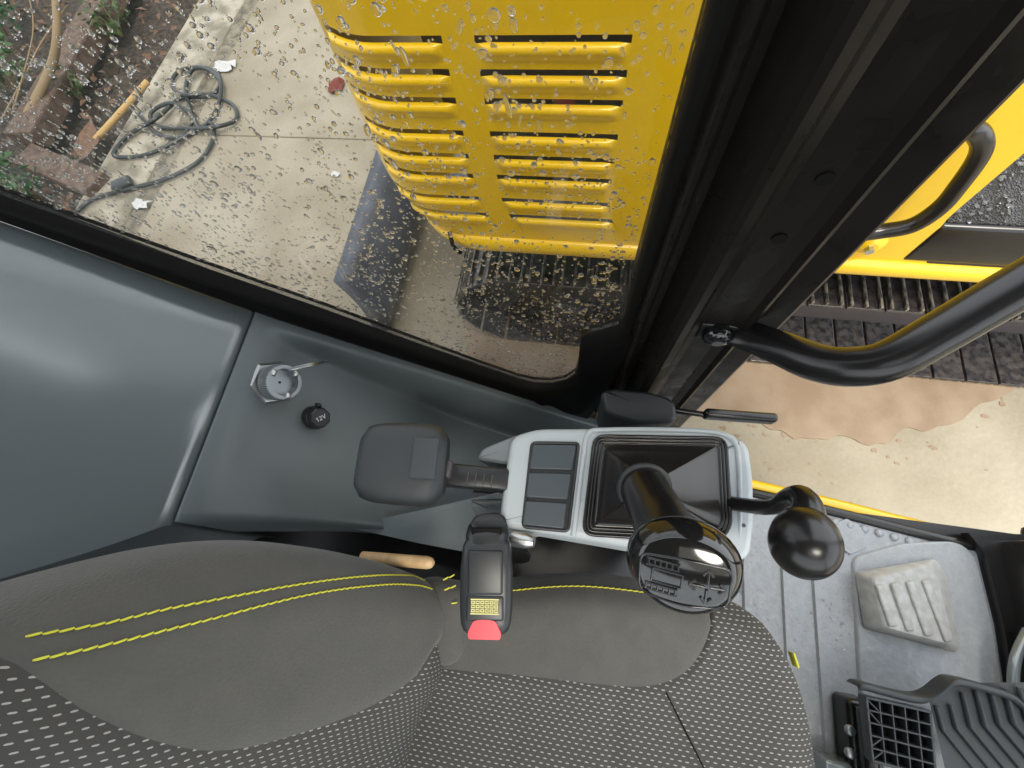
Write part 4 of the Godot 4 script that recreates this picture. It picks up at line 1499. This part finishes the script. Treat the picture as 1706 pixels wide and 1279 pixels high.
func build_travel_pedal():
	var t := thing("travel_pedal", "black travel pedal with open grid pad and chevron ribbed plate", "pedal", Vector3(0.6961, 0, 0.2343))
	var y := 0.13
	# pivot bracket
	var st := nst()
	rbox(st, Vector3(0.5958, 0.03, 0.2621), Vector3(0.05, 0.06, 0.16), 0.012, Basis.IDENTITY, true)
	obj("bracket", st, M.satin_black, t)
	for q: Vector3 in [Vector3(0.5712, 0.062, 0.2333), Vector3(0.5678, 0.062, 0.2692)]:
		st = nst()
		tube(st, [q - Vector3(0, 0.004, 0), q + Vector3(0, 0.004, 0), q + Vector3(0, 0.004, 0)], [0.0085, 0.0085, 0.005], 14)
		obj("bolt", st, M.dull_zinc, t)
	st = nst()
	tube(st, [Vector3(0.5868, 0.085, 0.1897), Vector3(0.5881, 0.085, 0.3148)], 0.014, 14)
	obj("pivot", st, M.satin_black, t)
	# grid pad
	var A: Vector3 = Vector3(0.567, 0.13, 0.1641)
	var B: Vector3 = Vector3(0.6675, 0.13, 0.1678)
	var D: Vector3 = Vector3(0.5674, 0.13, 0.2571)
	var Cc: Vector3 = Vector3(0.6626, 0.13, 0.2625)
	var at := func(u: float, v: float) -> Vector3: return A.lerp(B, u).lerp(D.lerp(Cc, u), v)
	var bar := func(a: Vector3, b: Vector3, w: float, h: float, called: String, m: Material):
		var s := nst()
		var d := (b - a).normalized()
		rbox(s, (a + b) / 2 - Vector3(0, h / 2, 0), Vector3((b - a).length() + w, h, w), w * 0.3, Basis(d, Vector3.UP, d.cross(Vector3.UP)))
		obj(called, s, m, t)
	for k in 6:
		var e := 0.0045 if k == 0 or k == 5 else 0.0026
		bar.call(at.call(k / 5.0, 0.0), at.call(k / 5.0, 1.0), e, 0.02, "grid_bar", M.pedal_rubber)
		bar.call(at.call(0.0, k / 5.0) + Vector3(0, 0.0006, 0), at.call(1.0, k / 5.0) + Vector3(0, 0.0006, 0), e, 0.02, "grid_bar", M.pedal_rubber)
	for q: Array in [[0.0, 0.02, 0.2, 0.2], [0.0, 0.2, 0.2, 0.4], [0.2, 0.6, 0.0, 0.78], [0.2, 0.8, 0.0, 0.98]]:
		bar.call(at.call(q[0], q[1]) - Vector3(0, 0.001, 0), at.call(q[2], q[3]) - Vector3(0, 0.001, 0), 0.0022, 0.018, "brace", M.pedal_rubber)
	st = nst()
	var poly := PackedVector2Array([Vector2(A.x, A.z), Vector2(B.x, B.z), Vector2(Cc.x, Cc.z), Vector2(D.x, D.z)])
	prism(st, poly, Vector3(0, y - 0.026, 0), Vector3.RIGHT, Vector3.BACK, Vector3(0, 0.005, 0))
	obj("pad_back", st, M.black_plastic, t)
	# side flange and the chevron ribbed foot plate
	st = nst()
	var fl := [Vector3(0.5538, 0.128, 0.1522), Vector3(0.562, 0.132, 0.1451), Vector3(0.6024, 0.132, 0.1481), Vector3(0.6486, 0.134, 0.1495), Vector3(0.6689, 0.142, 0.1392), Vector3(0.6859, 0.154, 0.1171), Vector3(0.7009, 0.158, 0.1082), Vector3(0.7387, 0.158, 0.1095), Vector3(0.7836, 0.156, 0.1171), Vector3(0.8051, 0.152, 0.1401), Vector3(0.8191, 0.15, 0.18)]
	var p2 := catmull(fl, 4)
	var rows := []
	for pr: Array in [[-0.032, -0.003], [0.0, -0.003], [0.003, 0.001], [0.002, 0.005], [-0.004, 0.009]]:
		var row := []
		for p: Vector3 in p2: row.append(p + Vector3(0, pr[0], pr[1]))
		rows.append(row)
	grid(st, rows)
	obj("flange", st, M.pedal_rubber, t)
	st = nst()
	rows = []
	for k in 13:
		var v := k / 12.0
		var row := []
		for i in 15:
			var u := i / 14.0
			var near: Vector3 = (Vector3(0.6693, 0.128, 0.1519)).lerp(Vector3(0.8179, 0.146, 0.1206), u)
			if u < 0.3: near.z = lerpf(near.z, near.z - 0.028, u / 0.3)
			else: near.z -= 0.028
			row.append(near + Vector3(0.02 * v, 0, 0.20 * v))
		rows.append(row)
	grid(st, rows)
	obj("foot_plate", st, M.pedal_rubber, t)
	for k in 7:
		st = nst()
		var x0 := 1562.0 + 22.0 * k
		var a: Vector3 = plate_at(k, 0)
		var b: Vector3 = plate_at(k, 1)
		var c: Vector3 = plate_at(k, 2)
		rows = []
		var sd := Vector3(1, 0, 0)
		for p: Vector3 in [a, a.lerp(b, 0.5), b, b.lerp(c, 0.5), c]:
			rows.append([p + sd * -0.0035 - Vector3(0, 0.002, 0), p + sd * -0.002 + Vector3(0, 0.005, 0), p + sd * 0.002 + Vector3(0, 0.005, 0), p + sd * 0.0035 - Vector3(0, 0.002, 0)])
		grid(st, rows)
		obj("tread_rib", st, M.pedal_rubber, t)

func plate_at(k: int, i: int) -> Vector3:
	var a: Vector3 = (Vector3(0.6772, 0.131, 0.1604)).lerp(Vector3(0.7988, 0.149, 0.1232), k / 6.0)
	if i == 0: return a + Vector3(0, 0, -0.020 if k > 1 else -0.004)
	if i == 1: return a + Vector3(0.004, 0, 0.030)
	return a + Vector3(0.075, 0.004, 0.12)

# ---------------------------------------------------------------- seat
const SEAT_MID := 0.30
const BACK_O := Vector3(-0.14, 0.46, 0.0)
const BACK_D := Vector3(-0.4472, 0.8944, 0.0)
const BACK_N := Vector3(0.8944, 0.4472, 0.0)

func back_left(s: float) -> float:
	return at_curve([Vector2(-0.06, 0.085), Vector2(0.045, 0.058), Vector2(0.14, 0.044), Vector2(0.22, 0.040), Vector2(0.28, 0.044), Vector2(0.33, 0.054), Vector2(0.375, 0.069), Vector2(0.42, 0.088), Vector2(0.46, 0.106), Vector2(0.60, 0.17), Vector2(0.66, 0.20)], s)

func back_edge(s: float) -> float:
	return at_curve([Vector2(-0.06, 0.14), Vector2(0.03, 0.137), Vector2(0.055, 0.165), Vector2(0.13, 0.191), Vector2(0.225, 0.197), Vector2(0.27, 0.192), Vector2(0.315, 0.176), Vector2(0.37, 0.147), Vector2(0.41, 0.119), Vector2(0.427, 0.110), Vector2(0.46, 0.116), Vector2(0.60, 0.18), Vector2(0.66, 0.21)], s)

func back_at(s: float, z: float, lift := 0.0) -> Vector3:
	var mir := z > SEAT_MID
	var zz := 2 * SEAT_MID - z if mir else z
	var zl := back_left(s)
	var a := clampf((zz - zl) / 0.055, 0.0, 1.0)
	var n := -0.05 + 0.07 * sqrt(maxf(0.0, 1.0 - (1.0 - a) * (1.0 - a)))
	n -= 0.028 * smoothstep(0.16, 0.26, zz)
	n -= 0.05 * pow(clampf((0.05 - s) / 0.11, 0, 1), 2.0)
	n -= 0.09 * pow(clampf((s - 0.55) / 0.11, 0, 1), 2.0)
	var e := zz - back_edge(s)
	n -= 0.004 * exp(-e * e / (0.006 * 0.006))
	return BACK_O + BACK_D * s + BACK_N * (n + lift) + Vector3(0, 0, z)

func seat_left(x: float) -> float:
	return at_curve([Vector2(-0.20, 0.10), Vector2(-0.144, 0.078), Vector2(-0.055, 0.050), Vector2(0.03, 0.031), Vector2(0.113, 0.025), Vector2(0.20, 0.026), Vector2(0.25, 0.034), Vector2(0.28, 0.048), Vector2(0.302, 0.068), Vector2(0.320, 0.098), Vector2(0.333, 0.140), Vector2(0.340, 0.19), Vector2(0.345, 0.29)], x)

func seat_edge(x: float) -> float:
	return maxf(seat_left(x), at_curve([Vector2(-0.20, 0.175), Vector2(-0.164, 0.172), Vector2(-0.029, 0.158), Vector2(0.07, 0.150), Vector2(0.12, 0.144), Vector2(0.155, 0.132), Vector2(0.180, 0.113), Vector2(0.196, 0.088), Vector2(0.205, 0.062), Vector2(0.211, 0.026)], x))

func seat_at(x: float, z: float, lift := 0.0) -> Vector3:
	var zz := 2 * SEAT_MID - z if z > SEAT_MID else z
	var e := zz - seat_left(x)
	var y := 0.452
	y -= 0.05 * pow(1.0 - clampf(e / 0.045, 0, 1), 2.4)
	y -= 0.05 * pow(1.0 - clampf((0.346 - x) / 0.075, 0, 1), 2.4)
	y += 0.016 * (1.0 - smoothstep(0.10, 0.22, zz)) * (1.0 - smoothstep(0.05, 0.25, x))
	var b := zz - seat_edge(x)
	y -= 0.004 * exp(-b * b / (0.005 * 0.005)) * (1.0 if x < 0.212 else 0.0)
	for sx: float in [-0.029, 0.092]:
		if zz > seat_edge(x): y -= 0.003 * exp(-pow((x - sx) / 0.004, 2.0))
	return Vector3(x, y + lift, z)

func stitch_run(st: SurfaceTool, pts: Array, pitch: float, r: float):
	# short raised stitches along a polyline
	var at := [0.0]
	for i in pts.size() - 1: at.append(at[i] + pts[i].distance_to(pts[i + 1]))
	var along := func(d: float) -> Vector3:
		for i in pts.size() - 1:
			if d <= at[i + 1]: return pts[i].lerp(pts[i + 1], (d - at[i]) / maxf(at[i + 1] - at[i], 1e-6))
		return pts[pts.size() - 1]
	var d := 0.0
	while d + pitch * 0.9 < at[at.size() - 1]:
		stitch(st, [along.call(d), along.call(d + pitch * 0.93)], r)
		d += pitch

func stitch(st: SurfaceTool, p: Array, r: float):
	var a: Vector3 = p[0]
	var b: Vector3 = p[p.size() - 1]
	var d := (b - a).normalized()
	var side := d.cross(Vector3(0.5, 0.8, 0)).normalized()
	a += side * r * 0.6
	b -= side * r * 0.6
	tube(st, [a, a.lerp(b, 0.2) + BACK_N * r * 0.7, a.lerp(b, 0.8) + BACK_N * r * 0.7, b], [r * 0.7, r, r, r * 0.7], 6)

func build_seat():
	var t := thing("operator_seat", "dark grey fabric operator seat with yellow stitching and dashed weave", "seat", Vector3(0.05, 0.0, 0.3))
	# ---- backrest: plain side panels, woven middle
	for side in 2:
		var st := nst()
		var rows := []
		var uvs := []
		for i in 57:
			var s := -0.06 + 0.72 * i / 56.0
			var row := []
			var uv := []
			var zl := back_left(s)
			var pts := [back_at(s, zl) - BACK_N * 0.10 + Vector3(0, 0, 0.012), back_at(s, zl) - BACK_N * 0.06 + Vector3(0, 0, 0.002), back_at(s, zl) - BACK_N * 0.02]
			for k in 19: pts.append(back_at(s, lerpf(zl, back_edge(s), pow(k / 18.0, 1.4))))
			for p: Vector3 in pts:
				if side: p.z = 2 * SEAT_MID - p.z
				row.append(p)
			rows.append(row)
		grid(st, rows)
		obj("back_bolster", st, M.seat_plain, t)
	var sw := nst()
	var rw := []
	var uw := []
	for i in 57:
		var s := -0.06 + 0.72 * i / 56.0
		var row := []
		var uv := []
		for k in 25:
			var z := lerpf(back_edge(s), 2 * SEAT_MID - back_edge(s), k / 24.0)
			row.append(back_at(s, z))
			uv.append(Vector2(s / WEAVE.x * 1.0, z / WEAVE.y))
		rw.append(row)
		uw.append(uv)
	grid(sw, rw, uw)
	obj("back_weave", sw, M.seat_weave, t)
	var bk := nst()
	rw = []
	for i in 15:
		var s := -0.06 + 0.72 * i / 14.0
		rw.append([back_at(s, back_left(s)) - BACK_N * 0.10 + Vector3(0, 0, 0.012), BACK_O + BACK_D * s - BACK_N * 0.17 + Vector3(0, 0, 0.15), BACK_O + BACK_D * s - BACK_N * 0.17 + Vector3(0, 0, 0.45), Vector3(back_at(s, back_left(s)).x, back_at(s, back_left(s)).y, 2 * SEAT_MID - back_left(s)) - BACK_N * 0.10 + Vector3(0, 0, -0.012)])
	grid(bk, rw)
	obj("back_shell", bk, M.black_plastic, t)
	# ---- cushion
	var xs := []
	for i in 45: xs.append(lerpf(-0.20, 0.19, i / 44.0))
	for i in 31: xs.append(lerpf(0.194, 0.3455, (i / 30.0)))
	for side in 2:
		var st := nst()
		var rows := []
		for x: float in xs:
			if x > 0.2115: break
			var row := []
			for k in 17:
				var z := lerpf(seat_left(x), seat_edge(x), pow(k / 16.0, 1.3))
				var p := seat_at(x, z)
				if side: p.z = 2 * SEAT_MID - p.z
				row.append(p)
			rows.append(row)
		grid(st, rows)
		obj("cushion_bolster", st, M.seat_plain, t)
	sw = nst()
	rw = []
	uw = []
	for x: float in xs:
		var row := []
		var uv := []
		for k in 41:
			var v := k / 40.0
			var zz := lerpf(seat_edge(x), 2 * SEAT_MID - seat_edge(x), v - 0.12 * sin(TAU * v) / TAU)
			row.append(seat_at(x, zz))
			uv.append(Vector2(x / WEAVE.x, zz / WEAVE.y))
		rw.append(row)
		uw.append(uv)
	grid(sw, rw, uw)
	obj("cushion_weave", sw, M.seat_weave, t)
	# side skirt
	var sk := nst()
	var outline := []
	for x: float in xs: outline.append(seat_at(x, seat_left(x)))
	for i in range(xs.size() - 1, -1, -1):
		var p := seat_at(xs[i], seat_left(xs[i]))
		outline.append(Vector3(p.x, p.y, 2 * SEAT_MID - p.z))
	rw = []
	for dy: Array in [[0.0, 0.0], [-0.02, -0.003], [-0.06, 0.0], [-0.09, 0.012]]:
		var row := []
		for p: Vector3 in outline:
			var c := Vector3(0.07, p.y, SEAT_MID)
			row.append(p + (c - p).normalized() * dy[1] + Vector3(0, dy[0], 0))
		rw.append(row)
	grid(sk, rw)
	obj("cushion_side", sk, M.seat_plain, t)
	sk = nst()
	rbox(sk, Vector3(0.06, 0.27, 0.30), Vector3(0.42, 0.2, 0.42), 0.04)
	obj("seat_base", sk, M.black_plastic, t)
	# lower corner of the cover between backrest and cushion
	sk = nst()
	rbox(sk, Vector3(-0.155, 0.43, 0.115), Vector3(0.10, 0.11, 0.10), 0.03, Basis.IDENTITY, true)
	obj("cover_corner", sk, M.seat_plain, t)
	# ---- yellow stitching
	var th := nst()
	for line: Array in [[Vector2(0.03, 0.066), Vector2(0.06, 0.060), Vector2(0.145, 0.059), Vector2(0.24, 0.067), Vector2(0.34, 0.084), Vector2(0.38, 0.094), Vector2(0.42, 0.102)], [Vector2(0.03, 0.074), Vector2(0.06, 0.069), Vector2(0.13, 0.067), Vector2(0.23, 0.075), Vector2(0.335, 0.096), Vector2(0.38, 0.106), Vector2(0.415, 0.113)]]:
		var pts := []
		for i in 61:
			var s := lerpf(0.03, 0.416, i / 60.0)
			pts.append(back_at(s, at_curve(line, s), 0.0006))
		stitch_run(th, pts, 0.0076, 0.0009)
	var pts2 := []
	for i in 41:
		var x := lerpf(-0.075, 0.20, i / 40.0)
		pts2.append(seat_at(x, seat_left(x) + 0.012, 0.0016))
	stitch_run(th, pts2, 0.008, 0.0009)
	for q: Array in [[Vector3(-0.1365, 0.5313, 0.0558), Vector3(-0.1211, 0.532, 0.0471)], [Vector3(-0.1337, 0.5267, 0.0673), Vector3(-0.1196, 0.5271, 0.0603)], [Vector3(-0.1299, 0.4875, 0.0857), Vector3(-0.116, 0.4861, 0.0836)]]:
		stitch_run(th, q, 0.008, 0.0009)
	var sto := obj("stitching", th, M.thread_yellow, t)
	sto.set_meta("kind", "stuff")
	# yellow tab on the front edge
	th = nst()
	var tp: Vector3 = Vector3(0.326, 0.4, 0.0904)
	rbox(th, tp, Vector3(0.003, 0.016, 0.018), 0.002, Basis(Vector3.UP, 0.3))
	obj("yellow_tag", th, M.thread_yellow, t)
	# woven tag on the front panel seam
	th = nst()
	var pa := []
	for i in 25:
		var u := i / 24.0
		var x := lerpf(0.150, 0.228, u)
		pa.append(seat_at(x, lerpf(0.145, 0.262, u), 0.0002))
	tube(th, pa, 0.0011, 5)
	obj("panel_seam", th, M.seal_rubber, t)

func build_buckle():
	var a: Vector3 = Vector3(-0.08, 0.5968, -0.002)
	var b: Vector3 = Vector3(-0.0665, 0.5877, 0.0934)
	var t := thing("seat_belt_buckle", "black seat belt buckle with red button and yellow label", "buckle", a)
	var d := (b - a).normalized()
	var nrm: Vector3 = (Vector3(0.02, 1, 0) - d * d.y).normalized()
	var sd := d.cross(nrm).normalized()
	if sd.x < 0: sd = -sd
	var L := (b - a).length()
	# body: tapered loft with a raised front face
	var st := nst()
	var rows := []
	for q: Array in [[0.0, 0.60, 0.5], [0.03, 0.82, 0.75], [0.10, 0.93, 0.95], [0.4, 1.0, 1.0], [0.75, 0.98, 1.0], [0.90, 0.93, 0.98], [0.97, 0.84, 0.88], [1.0, 0.72, 0.72]]:
		var ring := []
		for k in 28:
			var an := TAU * k / 28
			var ca := cos(an)
			var sa := sin(an)
			var px: float = signf(ca) * pow(absf(ca), 0.4) * 0.0288 * q[1]
			var py: float = signf(sa) * pow(absf(sa), 0.5) * 0.0135 * q[2]
			ring.append(a + d * L * q[0] + sd * px + nrm * py)
		rows.append(ring)
	loft(st, rows)
	obj("body", st, M.buckle_plastic, t)
	var bs := Basis(sd, nrm, sd.cross(nrm))
	st = nst()
	rbox(st, a + d * L * 0.37 + nrm * 0.0125, Vector3(0.038, 0.006, L * 0.46), 0.003, bs, true)
	obj("upper_cover", st, M.buckle_plastic, t)
	st = nst()
	rbox(st, a + d * L * 0.735 + nrm * 0.0122, Vector3(0.040, 0.0055, L * 0.255), 0.003, bs, true)
	var lc := obj("lower_cover", st, M.buckle_plastic, t)
	st = nst()
	var btn := PackedVector2Array([Vector2(-0.0175, 0.0), Vector2(-0.012, -0.011), Vector2(-0.006, -0.0125), Vector2(0.006, -0.0125), Vector2(0.012, -0.011), Vector2(0.0175, 0.0), Vector2(0.0165, 0.006), Vector2(-0.0165, 0.006)])
	prism(st, rounded(btn, 0.002, 2), a + d * (L * 0.975) + nrm * 0.002, sd, d, nrm * 0.0130)
	obj("red_button", st, M.button_red, t)
	st = nst(false)
	var lo := a + d * L * 0.715 + nrm * 0.0151
	box(st, lo, Vector3(0.030, 0.0006, 0.0150), bs)
	obj("label", st, M.label_yellow, t)
	# printed boxes of the label
	st = nst(false)
	for k in 7: box(st, lo + sd * (-0.0147 + 0.0049 * k) + nrm * 0.0004, Vector3(0.0006, 0.0003, 0.0118), bs)
	for k in 4: box(st, lo + d * (-0.0058 + 0.0039 * k) + nrm * 0.00045, Vector3(0.0294, 0.0003, 0.0006), bs)
	for i in 6:
		for k in 3:
			box(st, lo + sd * (-0.01225 + 0.0049 * i) + d * (-0.0039 + 0.0039 * k) + nrm * 0.0004, Vector3(0.0022 + 0.0008 * ((i + k) % 2), 0.0003, 0.0009), bs)
	obj("label_print", st, M.label_ink, t)
	# stalk with webbing and steel fixing
	st = nst()
	rows = []
	for q: Array in [[a + d * 0.012 + nrm * 0.001, 0.024], [a - d * 0.002 + nrm * 0.001, 0.0245], [a - d * 0.010 - nrm * 0.003, 0.023], [a - d * 0.014 - nrm * 0.012, 0.020], [a - d * 0.014 - nrm * 0.05, 0.018], [Vector3(-0.06, 0.36, 0.02), 0.018]]:
		var ring := []
		for k in 20:
			var an := TAU * k / 20
			var dep := d * 0.010 if rows.size() > 2 else nrm * 0.0115
			ring.append(q[0] + sd * signf(cos(an)) * pow(absf(cos(an)), 0.6) * q[1] + dep * sin(an))
		rows.append(ring)
	loft(st, rows)
	obj("sleeve", st, M.black_plastic, t)
	st = nst()
	rbox(st, a - d * 0.004 + nrm * 0.008, Vector3(0.034, 0.006, 0.012), 0.002, bs)
	obj("webbing_slot", st, M.seal_rubber, t)
	st = nst()
	var f := a + sd * 0.036 + nrm * -0.03 + d * 0.006
	tube(st, [f + Vector3(-0.01, 0, 0), f + Vector3(0.008, 0.004, 0), f + Vector3(0.016, 0.006, 0)], [0.009, 0.009, 0.006], 8)
	obj("anchor_bolt", st, M.zinc, t)

func build_stick():
	var st := nst()
	var a: Vector3 = Vector3(-0.2421, 0.4965, 0.048)
	var b: Vector3 = Vector3(-0.1649, 0.514, 0.041)
	var d := (b - a).normalized()
	tube(st, [a - d * 0.02, b, b + d * 0.006, b + d * 0.009], [0.008, 0.008, 0.0065, 0.003], 14)
	tag(obj("wooden_handle", st, M.wood), "pale round wooden stick tucked beside the seat backrest", "stick")

# ---------------------------------------------------------------- scene
func _ready():
	# camera
	var cam := Camera3D.new()
	cam.name = "camera"
	cam.fov = 81.66
	cam.near = 0.02
	cam.far = 600.0
	cam.transform = Transform3D(Basis(Vector3(0.984178, -0.097055, -0.148237), Vector3(-0.106096, 0.347255, -0.931750), Vector3(0.141907, 0.932735, 0.331463)), Vector3(0, 1.12, 0))
	add_child(cam)
	cam.current = true
	# overcast sky
	var sky_mat := ProceduralSkyMaterial.new()
	sky_mat.sky_top_color = Color(0.93, 0.955, 0.98)
	sky_mat.sky_horizon_color = Color(0.95, 0.96, 0.97)
	sky_mat.sky_curve = 0.2
	sky_mat.ground_bottom_color = Color(0.35, 0.33, 0.30)
	sky_mat.ground_horizon_color = Color(0.7, 0.71, 0.72)
	var sky := Sky.new()
	sky.sky_material = sky_mat
	var env := Environment.new()
	env.background_mode = Environment.BG_SKY
	env.sky = sky
	env.tonemap_mode = Environment.TONE_MAPPER_LINEAR
	env.tonemap_exposure = 3.0
	env.sdfgi_enabled = true
	env.ssao_enabled = true
	env.ssil_enabled = true
	var we := WorldEnvironment.new()
	we.name = "environment"
	we.environment = env
	add_child(we)
	# veiled sun
	var sun := DirectionalLight3D.new()
	sun.name = "sun"
	sun.light_energy = 0.4
	sun.light_angular_distance = 20.0
	sun.light_color = Color(1.0, 0.97, 0.92)
	sun.shadow_enabled = true
	add_child(sun)
	sun.look_at_from_position(Vector3(0.6, 3.0, 1.0), Vector3.ZERO, Vector3.UP)
	make_materials()
	build_yard()
	build_neighbour()
	build_cab()
	build_fixtures()
	build_seat()
	build_console()
	build_joystick()
	build_levers()
	build_armrest()
	build_buckle()
	build_pedals()
	build_travel_pedal()
	build_stick()
	build_bed_things()
	build_hose()
